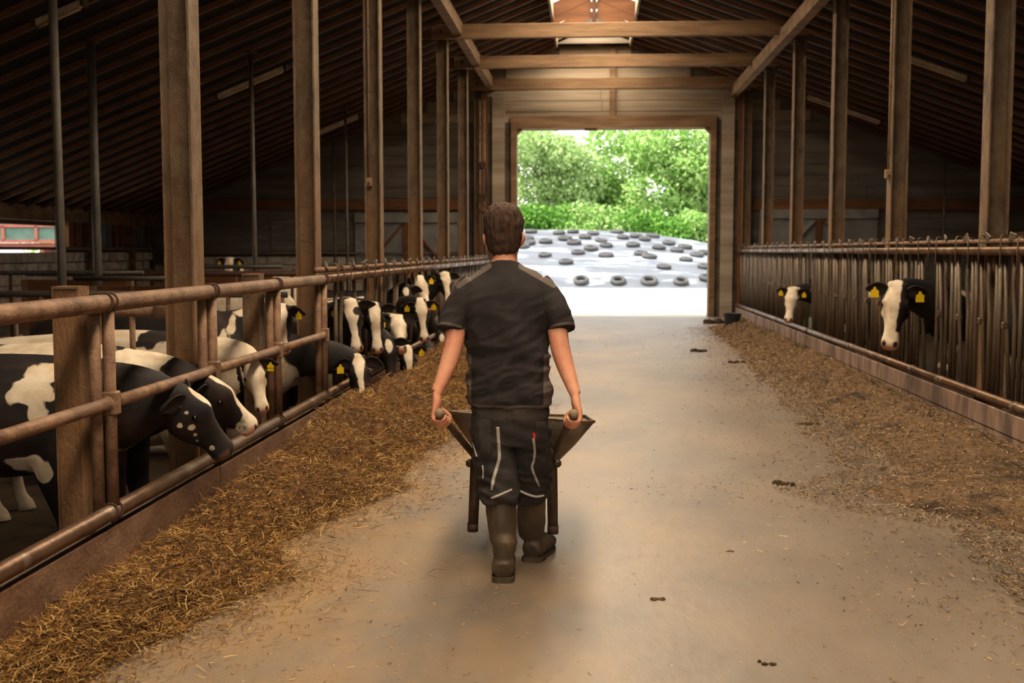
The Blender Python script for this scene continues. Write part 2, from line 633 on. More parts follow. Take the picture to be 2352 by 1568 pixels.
jit = _mth('MULTIPLY', _mth('SUBTRACT', _noise(45), 0.5), 0.012)
wf = _mr(_mth('ADD', _att('wht'), jit), -0.004, 0.004)
blk = _mix(_mr(_noise(6), 0.4, 0.7), rgb(24, 19, 18), rgb(46, 31, 24))
wht = _mix(_mr(_noise(9), 0.4, 0.75), rgb(226, 208, 182), rgb(188, 160, 126))
c = _mix(wf, blk, wht)
c = _mix(_mth('MULTIPLY', _att('pnk'), .85), c, rgb(200, 140, 116))
c = _mix(_att('drk'), c, rgb(30, 17, 14))
t.links.new(c, b.inputs['Base Color'])
bp = t.nodes.new('ShaderNodeBump')
bp.inputs['Strength'].default_value = 0.35
bp.inputs['Distance'].default_value = 0.006
t.links.new(_noise(110, 3), bp.inputs['Height'])
t.links.new(bp.outputs[0], b.inputs['Normal'])

# shirt: dark cloth with grey shoulder and side panels (attribute)
m = bpy.data.materials.new('shirt')
MATS['shirt'] = m
m.use_nodes = True
t = m.node_tree
b = t.nodes['Principled BSDF']
b.inputs['Roughness'].default_value = 0.9
b.inputs['Specular IOR Level'].default_value = 0.2
g = t.nodes.new('ShaderNodeNewGeometry')
c = _mix(_mr(_noise(7), 0.35, 0.7), rgb(43, 38, 37), rgb(54, 48, 46))
c = _mix(_mr(_att('pan'), 0.4, 0.6), c, rgb(100, 88, 80))
t.links.new(c, b.inputs['Base Color'])
bp = t.nodes.new('ShaderNodeBump')
bp.inputs['Strength'].default_value = 0.2
bp.inputs['Distance'].default_value = 0.004
t.links.new(_noise(220, 2), bp.inputs['Height'])
t.links.new(bp.outputs[0], b.inputs['Normal'])
# ================================================================== the barn
XL, XR = -2.38, 3.55                # faces of the feed kerbs
PEN = -0.36                         # floor of the pens
YF, YB = -5.0, 28.2                 # front and back wall
XWL, XWR = -11.0, 12.0              # side walls
RX, RZ = 0.06, 6.9                  # ridge
SL, SR = 0.40, 0.362                # roof slopes
SKX0, SKX1, SKY1 = -0.82, 0.94, 27.75
YG = 24.6                           # braced frame in the ridge light
SKX0, SKX1 = -0.82, 0.94   # ridge light opening
ROWS = [7.5 + 3.4 * k for k in range(-2, 7)]


def roofz(x):
    return RZ - (RX - x) * SL if x < RX else RZ - (x - RX) * SR


def struct(o):
    o['kind'] = 'structure'
    return o


# floors
N = 60
struct(MB().box(((XL + XR) / 2, (YF + YB) / 2, -0.25), (XR - XL - 0.02, YB - YF, 0.5)).build('floor', 'concrete'))
struct(MB().box(((XWL + XL) / 2 - 0.06, (YF + YB) / 2, PEN - 0.1), (XL - XWL - 0.12, YB - YF, 0.2)).build('floor_left_pen', 'pen_floor'))
struct(MB().box(((XWR + XR) / 2 + 0.06, (YF + YB) / 2, PEN - 0.1), (XWR - XR - 0.12, YB - YF, 0.2)).build('floor_right_pen', 'pen_floor'))
struct(MB().box((0, YB + 100, -0.26), (260, 200, 0.5)).build('floor_yard', 'yard'))
struct(MB().box((XWL - 60, 10, -0.26), (120, 80, 0.5)).build('floor_side_yard', 'yard'))
struct(MB().box((XWR + 60, 10, -0.26), (120, 80, 0.5)).build('floor_far_side_yard', 'yard'))
struct(MB().box((0, YF - 40, -0.26), (140, 80, 0.5)).build('floor_front_yard', 'yard'))

# roof: boards with the ridge light left open, rafters under them
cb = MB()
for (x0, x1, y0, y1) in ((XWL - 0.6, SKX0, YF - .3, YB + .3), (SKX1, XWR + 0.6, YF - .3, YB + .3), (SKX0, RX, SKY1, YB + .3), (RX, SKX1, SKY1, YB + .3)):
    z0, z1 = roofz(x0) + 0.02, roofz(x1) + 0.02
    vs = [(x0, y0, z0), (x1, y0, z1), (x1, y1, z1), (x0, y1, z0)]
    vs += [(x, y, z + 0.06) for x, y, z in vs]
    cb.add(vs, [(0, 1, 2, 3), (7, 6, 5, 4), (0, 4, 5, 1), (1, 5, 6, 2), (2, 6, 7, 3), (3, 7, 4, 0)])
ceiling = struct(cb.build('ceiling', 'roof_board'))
raf = {}
for side in (-1, 1):
    x0, x1 = (XWL - 0.4, SKX0) if side < 0 else (SKX1, XWR + 0.4)
    off = V((0, 0, -0.037))
    raf[side] = MB().bar(V((x0, 0, roofz(x0))) + off, V((x1, 0, roofz(x1))) + off, 0.055, 0.075).mesh('rafter', 'rafter')
y = YF + 0.2
while y < YB - 0.1:
    for side in (-1, 1):
        link('rafter', raf[side], ceiling, (0, y, 0))
    y += 0.64

# ridge light: kerb boards, glazing bars and translucent panes, closed by a boarded gable at the far end
sk = empty('ridge_skylight', (RX, YG, roofz(SKX0)), 'glazed ridge skylight with a boarded brace high in the roof', 'skylight')
for x in (SKX0, SKX1):
    MB().box((x, (YF + SKY1) / 2, roofz(x) + 0.08), (0.05, SKY1 - YF, 0.34)).build('kerb_board', 'plank', sk)
PK = roofz(SKX0) + 0.26
yy = YF
while yy < SKY1 - 0.1:
    y1 = min(yy + 1.2, SKY1)
    for x0, x1, z0, z1 in ((SKX0 - .12, RX, PK - 0.02, PK + 0.42), (SKX1 + .12, RX, PK - 0.02, PK + 0.42)):
        MB().add([(x0, yy, z0), (x1, yy, z1), (x1, y1 - .03, z1), (x0, y1 - .03, z0)], [(0, 1, 2, 3)]).build('pane', 'pane_glow', sk)
        MB().bar((x0, yy, z0 - .03), (x1, yy, z1 - .03), 0.05, 0.05).build('glazing_bar', 'plank', sk)
    yy = y1
for s_, x0 in ((-1, SKX0), (1, SKX1)):
    for k in range(-1, 4):
        z = PK - 0.34 + 0.19 * k
        MB().bar((x0, YG - .01 * (k % 2), z - (0.02 if k else 0)), (RX + s_ * 0.04, YG - .01 * (k % 2), z + 0.34), 0.03, 0.18).build('gable_board', 'brown_wood', sk)
MB().box((RX, YG - 0.06, PK - 0.02), (0.09, 0.09, 0.8)).build('king_post', 'rust_dark', sk)
MB().box((RX, SKY1 + 0.02, PK + 0.12), (SKX1 - SKX0, 0.04, 0.75)).build('end_board', 'plank_dark', sk)

# side walls ------------------------------------------------------
EZ_L, EZ_R = roofz(XWL), roofz(XWR)
WO0, WO1 = 13.0, 23.35              # open stretch of the left side wall
wl = MB()
wl.box((XWL - 0.15, (YF + YB) / 2, 0.55), (0.2, YB - YF, 1.9))
wl.box((XWL - 0.15, (YF + YB) / 2, EZ_L - 0.1), (0.2, YB - YF, 0.5))
wl.box((XWL - 0.15, (YF + WO0) / 2, 1.9), (0.2, WO0 - YF, 1.2))
wl.box((XWL - 0.15, (WO1 + YB) / 2, 1.9), (0.2, YB - WO1, 1.2))
wall_left = struct(wl.build('wall_left', 'mortar'))
bl = {}
for nm, L in (('a', 0.43), ('b', 0.2)):
    bl[nm] = MB().bevbox((0, 0, 0), (0.08, L, 0.2), 0.008).mesh('block', 'block')
blk_b = MB().bevbox((0, 0, 0), (0.43, 0.08, 0.2), 0.008).mesh('block', 'block')
for r_ in range(5):
    z = 0.62 + 0.215 * r_
    y = 18.5 + (0.22 if r_ % 2 else 0)
    while y < YB - 0.3:
        link('block', bl['a'], wall_left, (XWL - 0.03 + random.uniform(-.006, .006), y, z))
        y += 0.445
MB().box((XWL + 0.02, (17 + YB) / 2, 1.66), (0.26, YB - 17, 0.06)).build('coping', 'concrete_side', wall_left)
MB().box((XWL + 0.04, (10 + YB) / 2, 2.36), (0.16, YB - 10, 0.3)).build('wall_plate', 'timber', wall_left)
for k, (y, wd, m_) in enumerate(((23.5, .26, 'brown_wood'), (23.85, .34, 'brown_wood'), (24.3, .1, 'timber'), (25.85, .22, 'brown_wood'), (26.2, .3, 'brown_wood'), (26.55, .12, 'timber'), (27.8, .2, 'brown_wood'))):
    MB().box((XWL + 0.0, y, 1.95), (0.1, wd, 0.56)).build('upright', m_, wall_left)
for k, y in enumerate((24.55, 24.95, 25.25, 25.55, 26.85, 27.2, 27.5)):
    MB().box((XWL - 0.03, y, 1.95), (0.03, 0.26, 0.54)).build('pane', 'window_pane', wall_left)
for y in (13.4, 17.2, 24.25, 26.6):
    MB().box((XWL + 0.1, y, 1.1), (0.1, 0.1, 2.7)).build('wall_post', 'timber', wall_left)
wr = MB()
wr.box((XWR + 0.15, (YF + YB) / 2, .55), (0.2, YB - YF, 1.9))
wr.box((XWR + 0.15, (22 + YB) / 2, 1.1), (0.2, YB - 22, 3.0))
wr.box((XWR + 0.15, (YF + 14) / 2, 1.1), (0.2, 14 - YF, 3.0))
wall_right = struct(wr.build('wall_right', 'plank_dark'))
for k in range(3):
    MB().box((XWR + 0.02, (8 + YB) / 2, 0.75 + 0.31 * k), (0.05, YB - 8, 0.29)).build('board', 'plank_dark', wall_right)

# front wall behind the viewer, with its own open doorway
fw = MB()
fw.box((-6.55, YF - .1, 1.4), (9.5, .2, 3.6))
fw.box((7.5, YF - .1, 1.4), (9.6, .2, 3.6))
fw.box((0.45, YF - .1, 5.9), (4.6, .2, 2.4))
for s_ in (-1, 1):
    xo, xi = (XWL, -1.8) if s_ < 0 else (XWR, 2.7)
    fw.add([(xo, YF - .2, 3.1), (xi, YF - .2, 3.1), (xi, YF - .2, roofz(xi)), (xo, YF - .2, roofz(xo)), (xo, YF, 3.1), (xi, YF, 3.1), (xi, YF, roofz(xi)), (xo, YF, roofz(xo))],
           [(0, 1, 2, 3), (7, 6, 5, 4), (0, 4, 5, 1), (1, 5, 6, 2), (2, 6, 7, 3), (3, 7, 4, 0)])
struct(fw.build('wall_front', 'plank_dark'))

# back wall with the big doorway ------------------------------------
DL, DR, DT = at(1188, 600, YB).x, at(1626, 600, YB).x, at(1400, 297, YB).z
bw = MB()
TH = 0.2


def wallpoly(x0, x1, z0, z1a, z1b, y=YB, th=TH):
    vs = [(x0, y, z0), (x1, y, z0), (x1, y, z1b), (x0, y, z1a)]
    vs += [(x, y + th, z) for x, _, z in vs]
    bw.add(vs, [(0, 1, 2, 3), (7, 6, 5, 4), (0, 4, 5, 1), (1, 5, 6, 2), (2, 6, 7, 3), (3, 7, 4, 0)])


wallpoly(XWL - .2, DL, -0.4, roofz(XWL - .2), roofz(DL))
wallpoly(DR, XWR + .2, -0.4, roofz(DR), roofz(XWR + .2))
wallpoly(DL, RX, DT, roofz(DL), RZ)
wallpoly(RX, DR, DT, RZ, roofz(DR))
wall_back = struct(bw.build('wall_back', 'plank_dark'))
ph = 0.26
z = 1.62
while z < 6.6:
    zt = z + ph - 0.012
    xl = RX - (RZ - zt) / SL + 0.05
    xr = RX + (RZ - zt) / SR - 0.05
    spans = []
    if z + ph < DT + 0.3:
        if xl < DL - .3:
            spans += [(max(xl, XWL), DL - .12)]
        if xr > DR + .3:
            spans += [(DR + .12, min(xr, XWR))]
    else:
        spans += [(xl, xr)]
    for a, b_ in spans:
        nseg = max(1, round((b_ - a) / 3.6))
        for i in range(nseg):
            x0, x1 = a + (b_ - a) * i / nseg, a + (b_ - a) * (i + 1) / nseg - 0.012
            lightp = abs((x0 + x1) / 2 - .5) < 3.7  # middle header boards get the lighter colour in place of skylight
            MB().box(((x0 + x1) / 2, YB - 0.025 - random.uniform(0, .008), z + ph / 2 - .006), (x1 - x0, 0.03, ph - 0.014)).build('plank', ('header_plank_lit' if z + ph >= DT + .3 else 'plank') if lightp else 'plank_dark', wall_back)
    z += ph
for r_ in range(4):                 # masonry plinth seen over the left pens
    z = 0.72 + 0.215 * r_
    x = XWL + 0.25 + (0.22 if r_ % 2 else 0)
    while x < -3.0:
        link('block', blk_b, wall_back, (x, YB - 0.03 + random.uniform(-.006, .006), z))
        x += 0.445
MB().box((-7, YB - .07, 1.56), (8, .2, .05)).build('coping', 'concrete_side', wall_back)
# door frame, posts and lintel
MB().box(((DL + DR) / 2, YB - 0.1, DT + 0.16), (DR - DL + .3, .18, 0.3)).build('lintel', 'timber', wall_back)
MB().box(((DL + DR) / 2 - 0.02, YB - 0.1, (DT + 6.5) / 2 + .1), (0.14, .12, 6.3 - DT)).build('centre_post', 'timber', wall_back)
for x, wd, m_ in ((DL - 0.07, .14, 'timber'), (DR + 0.07, .14, 'timber')):
    MB().box((x, YB - 0.1, DT / 2 - .1), (wd, .24, DT + .4)).build('door_jamb', m_, wall_back)
for s_, x in ((1, DL), (-1, DR)):   # corner fillets of the opening
    MB().add([(x, YB - .15, DT), (x + s_ * .14, YB - .15, DT), (x, YB - .15, DT - .14), (x, YB + .02, DT), (x + s_ * .14, YB + .02, DT), (x, YB + .02, DT - .14)],
             [(0, 1, 2), (5, 4, 3), (0, 3, 4, 1), (1, 4, 5, 2), (2, 5, 3, 0)]).build('corner_brace', 'timber', wall_back)
MB().box((at(1357, 300, YB).x, YB - .12, DT - .01), (0.3, .1, .06)).build('door_stop', 'rust_dark', wall_back)
for x, wd in ((DL - 0.45, .3), (DR + 0.42, .3), (DR + 0.78, .2), (DL - .8, .16)):
    MB().box((x, YB - 0.14, 2.5), (wd, .16, 5.8)).build('wall_post', 'plank' if wd > .25 else 'brown_wood', wall_back)
MB().box((-6.4, YB - .1, at(900, 470, YB).z), (7.0, .12, .26)).build('rail_board', 'brown_wood', wall_back)
MB().box((7.2, YB - .1, at(1900, 470, YB).z), (7.0, .12, .26)).build('rail_board', 'brown_wood', wall_back)


def barn_door(n, px0, px1, py0, py1, m_):
    a, b_ = at(px0, py0, YB - .1), at(px1, py1, YB - .1)
    o = struct(MB().box(((a.x + b_.x) / 2, YB - .09, (a.z + b_.z) / 2), (b_.x - a.x, .05, a.z - b_.z)).build('door_%d' % n, m_))
    y = YB - .14
    MB().box(((a.x + b_.x) / 2, y - .012, a.z - .14), (b_.x - a.x, .05, .22)).build('cross_rail', m_, o)
    mid = (a.x + b_.x) / 2
    MB().box((mid, y, (a.z + b_.z) / 2), (.14, .05, a.z - b_.z)).build('door_stile', 'brown_wood', o)
    MB().bar((a.x + .15, y, b_.z + .1), (mid - .1, y, a.z - .3), .05, .14, up=(0, 1, 0)).build('brace', 'brown_wood' if n == 1 else m_, o)
    MB().bar((mid + .1, y, a.z - .3), (b_.x - .15, y, b_.z + .1), .05, .14, up=(0, 1, 0)).build('brace', 'brown_wood', o)
    return o


barn_door(1, 815, 1052, 488, 640, 'grey_door')
barn_door(2, 1745, 2012, 478, 640, 'grey_door')

# feed kerbs: panels between the aisle and the pens
kl = struct(MB().box((XL - .07, (YF + YB) / 2, -.1), (.1, YB - YF, .62)).build('wall_kerb_left', 'concrete_side'))
kr = struct(MB().box((XR + .07, (YF + YB) / 2, -.1), (.1, YB - YF, .62)).build('wall_kerb_right', 'concrete_side'))
y = 1.0
k = 0
while y < YB - .4:
    y1 = min(y + 3.05, YB - .2)
    MB().bevbox((XL - .01, (y + y1) / 2, .11 + .006 * (k % 2)), (.04, y1 - y - .015, .25), .006).build('panel', 'kerb_left', kl)
    MB().bevbox((XR + .01, (y + y1) / 2, .15), (.04, y1 - y - .02, .19), .006).build('panel', 'kerb_right', kr)
    MB().bevbox((XR + .018, (y + y1) / 2 + .6, .025), (.04, y1 - y - .02, .05), .004).build('panel', 'kerb_right', kr)
    y = y1
    k += 1

# steel columns, purlins and tie beams ---------------------------------
ordn = ['nearest', 'second', 'third', 'fourth', 'fifth', 'sixth', 'seventh']
CW = 0.2


def hcol(x, y, z0, z1, m_='steel'):
    """steel H section, flanges facing the aisle"""
    tb, hw = .016, CW / 2
    b_ = MB()
    for s_ in (-1, 1):
        b_.box((x + s_ * (hw - tb / 2), y, (z0 + z1) / 2), (tb, CW, z1 - z0))
    b_.box((x, y + .02, (z0 + z1) / 2), (CW - 2 * tb + .002, .012, z1 - z0))
    return b_


CXL, CXR = -2.72, 3.74
li = ri = ntrim = 0
for y in ROWS:
    if y > 27.5:
        y = 27.85
    for s_, x in ((-1, CXL), (1, CXR)):
        unseen = y < 7 or (s_ > 0 and y < 9)
        ntrim += unseen
        e = empty('trim_%d' % ntrim if unseen else 'steel_column', (x, y, PEN))
        hcol(x, y, PEN, roofz(x) - .16).build('profile', 'steel', e)
        MB().box((x, y, PEN + .02), (.32, .32, .04)).build('base_plate', 'rust_dark', e)
        MB().box((x, y, roofz(x) - .18), (.26, .26, .03)).build('head_plate', 'rust_dark', e)
        if unseen:
            struct(e)
        elif s_ < 0:
            tag(e, 'dusty brown steel column, %s in the row left of the feed aisle' % ordn[li], 'column', 'left column row')
            li += 1
        else:
            tag(e, 'dusty brown steel column, %s in the row right of the feed aisle' % ordn[ri], 'column', 'right column row')
            ri += 1
# cobwebs and straw caught in the two nearest left columns
for row, nst in ((2, 130), (3, 90)):
    yc_ = ROWS[row] + .02 - .012
    vs, fs = [], []
    for k in range(nst):
        zc_ = random.choice((1.75, 2.05, 2.5, 2.9, 3.3, 3.7)) + random.gauss(0, .16)
        x0 = CXL - .085 + .17 * random.random()
        L, sag, tilt = random.uniform(.05, .16), random.uniform(-.03, .05), random.uniform(-.5, .5)
        o0 = len(vs)
        for i in range(5):
            t = i / 4
            xx_ = min(max(x0 + L * (t - .5), CXL - .083), CXL + .083)
            zz_ = zc_ + tilt * L * (t - .5) - sag * (1 - (2 * t - 1) ** 2)
            yy_ = yc_ - .004 - .02 * (1 - (2 * t - 1) ** 2) * random.random()
            vs += [(xx_, yy_, zz_), (xx_, yy_ - .002, zz_ + random.uniform(.0015, .0035))]
        for i in range(4):
            fs.append((o0 + 2 * i, o0 + 2 * i + 1, o0 + 2 * i + 3, o0 + 2 * i + 2))
    colm = [o_ for o_ in bpy.data.objects if o_.name.startswith('steel_column') and abs(o_.location.y - ROWS[row]) < .1 and o_.location.x < 0][0]
    tag(MB().add(vs, fs).build('cobweb', 'cobweb', colm), kind='stuff')
for s_, x in ((-1, -2.42), (1, 3.42)):
    zz = roofz(x) - .15 - .13
    MB().box((x, (YF + YB) / 2, zz), (.16, YB - YF - .1, .24)).build('purlin', 'timber')
    tag(bpy.data.objects['purlin' if s_ < 0 else 'purlin.001'], 'long timber purlin running along the %s row of columns under the rafters' % ('left' if s_ < 0 else 'right'), 'beam')
nb = ['tie beam of dark timber across the aisle %s' % q for q in (
    'behind the viewpoint at the front', 'just behind the viewpoint', 'above the nearest columns', 'above the second columns', 'above the third columns', 'at the top edge above the fourth columns',
    'nearest of the three seen in full', 'between the nearest and the farthest beam seen', 'closest to the doorway wall')]
for k, y in enumerate(ROWS):
    if y > 27.5:
        y = 27.7
    yb = y - CW / 2 - .05
    if k < 5:
        ntrim += 1
        e = struct(empty('trim_%d' % ntrim, (0.5, yb, 5.6)))
    else:
        e = empty('tie_beam', (0.5, yb, 5.6), nb[k], 'beam', 'tie beams across the aisle')
    MB().bevbox((0.51, yb, 5.58), (CXR - CXL + .35, .1, .26), .01).build('beam', 'timber', e)
    MB().box((-4.0, yb + .02, 5.52), (2.3, .05, .12)).build('beam_tail', 'brown_wood', e)
    MB().box((5.1, yb + .02, 5.48), (2.3, .05, .12)).build('beam_tail', 'brown_wood', e)
    for x in (CXL, CXR):
        MB().tube([(x, yb - .07, 5.58), (x, yb + .06, 5.58)], .03, 8).build('bolt', 'rust_dark', e)

# pipe posts in the pens
pp = [(-5.2, 10.9, .042, 'by the pen divider, farthest left in the picture'), (-6.25, 14.1, .052, 'second from the left edge of the picture'), (-6.2, 17.8, .036, 'half hidden behind the nearest left column'),
      (-5.2, 17.4, .034, 'midway between the two nearest left columns'), (-6.2, 27.4, .03, 'by the back wall, left one of the slim pair'), (-5.25, 24.4, .03, 'by the back wall, right one of the slim pair'),
      (8.2, 27.2, .03, 'in the right pen by the back wall')]
for x, y, r_, tx in pp:
    e = empty('roof_prop', (x, y, PEN), 'slim grey roof prop ' + tx, 'post')
    MB().tube([(x, y, PEN), (x + .01, y, 1.6), (x, y, roofz(x) - .15)], r_, 12).build('pipe', 'grey_pipe', e, True)
    MB().box((x, y, roofz(x) - .16), (.16, .16, .02)).build('head_plate', 'rust_dark', e)


def roof_hit(px, py, drop=.24):
    d = _d + _r * ((px - 1176) / FPX) + _u * ((784 - py) / FPX)
    o = V((0, 0, CAM_H))
    lo_, hi_ = 3.0, 60.0
    f = lambda s: (o + d * s).z - (roofz((o + d * s).x) - drop)
    for _ in range(50):
        md = (lo_ + hi_) / 2
        if f(md) > 0:
            hi_ = md
        else:
            lo_ = md
    return o + d * lo_


for (a, b_, tx) in (((82, 55), (192, 5), 'at the upper left corner under the rafters'), ((498, 222), (656, 155), 'under the rafters between the two nearest left columns'), ((728, 306), (826, 264), 'low under the rafters left of the third left column'),
                    ((1856, 216), (2016, 284), 'under the right rafters farther from the viewer'), ((2070, 122), (2216, 184), 'under the right rafters closer to the viewer')):
    p, q = roof_hit(*a), roof_hit(*b_)
    q.y = p.y = (p.y + q.y) / 2
    q.z, p.z = roofz(q.x) - .24, roofz(p.x) - .24
    e = empty('tube_lamp', p, 'unlit fluorescent tube lamp ' + tx, 'lamp')
    MB().bar(p, q, .1, .06).build('housing', 'lamp_white', e)
    t = (q - p).normalized()
    MB().tube([p + t * .05 - V((0, 0, .05)), q - t * .05 - V((0, 0, .05))], .018, 8).build('tube', 'lamp_white', e, True)
    for r_ in (p, q):
        MB().box(r_, (.05, .12, .09)).build('end_cap', 'rust_dark', e)

# conduits with switch boxes on two columns, pipework on the last left column
for px, row, tx, py in ((848, 2, 'third left', 418), (2040, 2, 'second right', 400)):
    yq = ROWS[row + 2] - .03
    p = at(px, py, yq)
    e = empty('switch_box', p, 'small beige switch box under a thin conduit on the %s column' % tx, 'switch')
    MB().bevbox(p, (.08, .06, .11), .008).build('box', 'plastic_box', e)
    MB().tube([(p.x, p.y + .01, p.z + .05), (p.x, p.y + .01, 5.3)], .012, 8).build('conduit', 'plastic_box', e, True)
    for z in (2.8, 3.6, 4.4, 5.2):
        if z > p.z + .2:
            MB().box((p.x, p.y + .012, z), (.05, .02, .02)).build('clip', 'rust_dark', e)
    MB().tube([(p.x, p.y - .03, p.z - .02), (p.x, p.y - .05, p.z - .02)], .015, 8).build('knob', 'rust_dark', e)
p = at(1108, 430, 27.55)
e = empty('water_pipes', (p.x, p.y, 0), 'rusty water pipes with valves and a coiled hose left of the doorway', 'pipes')
for dx in (-.06, .05):
    MB().tube([(p.x + dx, p.y, 0.1), (p.x + dx, p.y, 5.2)], .022, 8).build('pipe', 'rail', e, True)
MB().tube([(p.x - .06, p.y - .02, 3.6), (p.x + .1, p.y - .02, 3.6), (p.x + .1, p.y - .02, 2.9)], .025, 8).build('branch', 'rust_dark', e, True)
for z in (3.7, 2.95):
    MB().bevbox((p.x, p.y - .03, z), (.2, .07, .09), .012).build('valve', 'rust_dark', e)
MB().tube([(p.x + .03 + .12 * math.cos(a_), p.y - .06, 2.7 + .16 * math.sin(a_)) for a_ in np.linspace(0, 6.2, 16)], .022, 8).build('hose', 'rust_dark', e, True)
MB().tube([(p.x + .08, p.y - .06, 2.6), (p.x + .09, p.y - .07, 1.3)], .018, 8).build('hose_tail', 'plastic_box', e, True)
# ================================================================== pipe fence along the left kerb
FX = XL - .01
GP = [3.98, 5.5, 7.06, 8.56, 10.1]          # posts
ZB, ZM, ZT = .31, .86, 1.36
fe = empty('pipe_fence', (FX, 7, 0), 'rusty three-rail pipe fence along the left kerb in the foreground', 'fence')
MB().tube([(FX, 1.2, ZT - .01), (FX, 5, ZT), (FX, 10.2, ZT)], .045, 16).build('top_rail', 'rail', fe, True)
MB().tube([(FX, 1.2, ZB), (FX, 10.25, ZB)], .042, 16).build('bottom_rail', 'rail_worn', fe, True)
for a, b_ in zip([2.4] + GP[:-1], GP):
    MB().tube([(FX, a + .02, ZM), (FX, b_ - .02, ZM)], .032, 14).build('middle_rail', 'rail', fe, True)
for k, y in enumerate(GP):
    MB().tube([(FX, y, ZB), (FX, y, ZT)], .031, 14).build('upright', 'rail', fe, True)
    MB().tube([(FX - .035, y - .085, ZB - .04), (FX - .035, y - .085, ZT)], .03, 14).build('inner_upright', 'rail', fe, True)
    MB().bevbox((FX + .005, y, ZM), (.075, .075, .12), .008).build('clamp', 'rail', fe)
    MB().tube([(FX, y - .05, ZM), (FX, y + .05, ZM)], .038, 12).build('sleeve', 'rail', fe, True)
    for z, r_ in ((ZT, .047), (ZB, .044)):
        for dy in (-.05, .01):
            MB().tube([(FX + r_ * math.cos(a_) * 1.05, y + dy + .015 * math.sin(a_), z + r_ * math.sin(a_) * 1.05) for a_ in np.linspace(-1.2, 4.2, 14)], .007, 6).build('wire_tie', 'rust_dark', fe, True)
for k, y in enumerate((5.42, 8.46)):
    e = empty('fence_post', (FX - .14, y, PEN), ('steel post with a rusty face by the nearest fence upright' if k == 0 else 'steel post behind the fence between the two nearest columns'), 'post')
    b_ = MB()
    x0 = FX - .15
    for s_ in (-1, 1):
        b_.box((x0 + s_ * .062, y, (PEN + 1.44) / 2), (.01, .12, 1.44 - PEN))
    b_.box((x0, y - .045, (PEN + 1.44) / 2), (.116, .008, 1.44 - PEN))
    b_.build('profile', 'steel', e)
    MB().box((x0, y, PEN + .01), (.22, .22, .02)).build('base_plate', 'rust_dark', e)
    MB().box((x0, y, 1.44), (.134, .124, .012)).build('cap', 'timber', e)

# ================================================================== feed barriers with head locks
lock = {}
lm = MB()
lm.bevbox((0, 0, 0), (.02, .11, .075), .006)
lock['plate'] = lm.mesh('latch_plate', 'bar')


def hook_mesh(hh):
    pts = [(.048, 0, -.15), (.05, 0, .03), (.05, 0, .035 + hh), (.035, 0, .055 + hh), (.012, 0, .055 + hh), (.0, 0, .035 + hh)]
    return MB().tube(pts, .0065, 6).mesh('hook', 'bar', True)


def barrier(x, s_, y0, y1, zt, zs, label, skip, pitch=.62):
    """x rail line, s_ +1 when the pen lies on the +x side; skip lists (y, half width) of necks put through"""
    e = empty('feed_barrier', (x, (y0 + y1) / 2, .3), label, 'barrier')
    MB().tube([(x, y0, zt), (x, y1, zt)], .04, 14).build('top_rail', 'rail_worn', e, True)
    MB().tube([(x + s_ * .09, y0 + .1, zs), (x + s_ * .09, y1, zs)], .026, 12).build('lock_rail', 'rail', e, True)
    MB().tube([(x - s_ * .0, y0, .31), (x - s_ * .0, y1, .31)], .042, 14).build('bottom_rail', 'rail_worn', e, True)
    xb = x + s_ * .05
    H_ = zt - .34
    fixed = MB().tube([(0, 0, 0), (0, 0, H_)], .021, 8).mesh('bar', 'bar', True)
    bent = MB().tube([(0, 0, 0), (0, .0, H_ * .55), (0, .06, H_ * .8), (0, .02, H_)], .02, 8).mesh('bar', 'bar', True)
    swing = MB().tube([(0, -.11, 0), (0, .0, H_ * .5), (0, .07, H_)], .02, 8).mesh('swing_bar', 'bar', True)
    pin = MB().bevbox((0, 0, 0), (.05, .05, .06), .008).mesh('pivot', 'rail_worn')
    hk = hook_mesh(zs - zt)
    y = y0 + .12
    k = 0

    def free(yy):
        return all(abs(yy - a) > h_ for a, h_ in skip)
    while y < y1 - .5:
        for dy, me, nm in ((0, fixed, 'bar'), (.14, bent, 'bar'), (.36, swing, 'swing_bar'), (.5, fixed, 'bar')):
            if free(y + dy):
                link(nm, me, e, V((xb + s_ * random.uniform(-.006, .012), y + dy + random.uniform(-.01, .01), .33)) - ORG[e.name])
                if nm == 'swing_bar':
                    link('pivot', pin, e, V((xb - s_ * .005, y + dy, .33 + H_ * .5)) - ORG[e.name])
        o = link('latch_plate', lock['plate'], e, V((x + s_ * .07, y + .3, zs + .035)) - ORG[e.name])
        o.rotation_euler = (random.uniform(-.5, .5), random.uniform(-.2, .2), random.uniform(-.3, .3))
        o = link('hook', hk, e, V((x - s_ * .0, y + .22 + random.uniform(-.04, .04), zt)) - ORG[e.name])
        o.rotation_euler = (random.uniform(-.1, .1), random.uniform(-.06, .06), math.pi if s_ > 0 else 0)
        if k % 2 == 0:
            o = link('hook', hk, e, V((x, y + .5 + random.uniform(-.04, .04), zt - .02)) - ORG[e.name])
            o.rotation_euler = (random.uniform(-.2, .2), 0, math.pi if s_ > 0 else 0)
        y += pitch
        k += 1
    y = y0 + 3.1
    while y < y1:
        MB().tube([(x, y - .06, .31), (x, y + .06, .31)], .05, 14).build('sleeve', 'rail_worn', e, True)
        y += 3.05
    return e


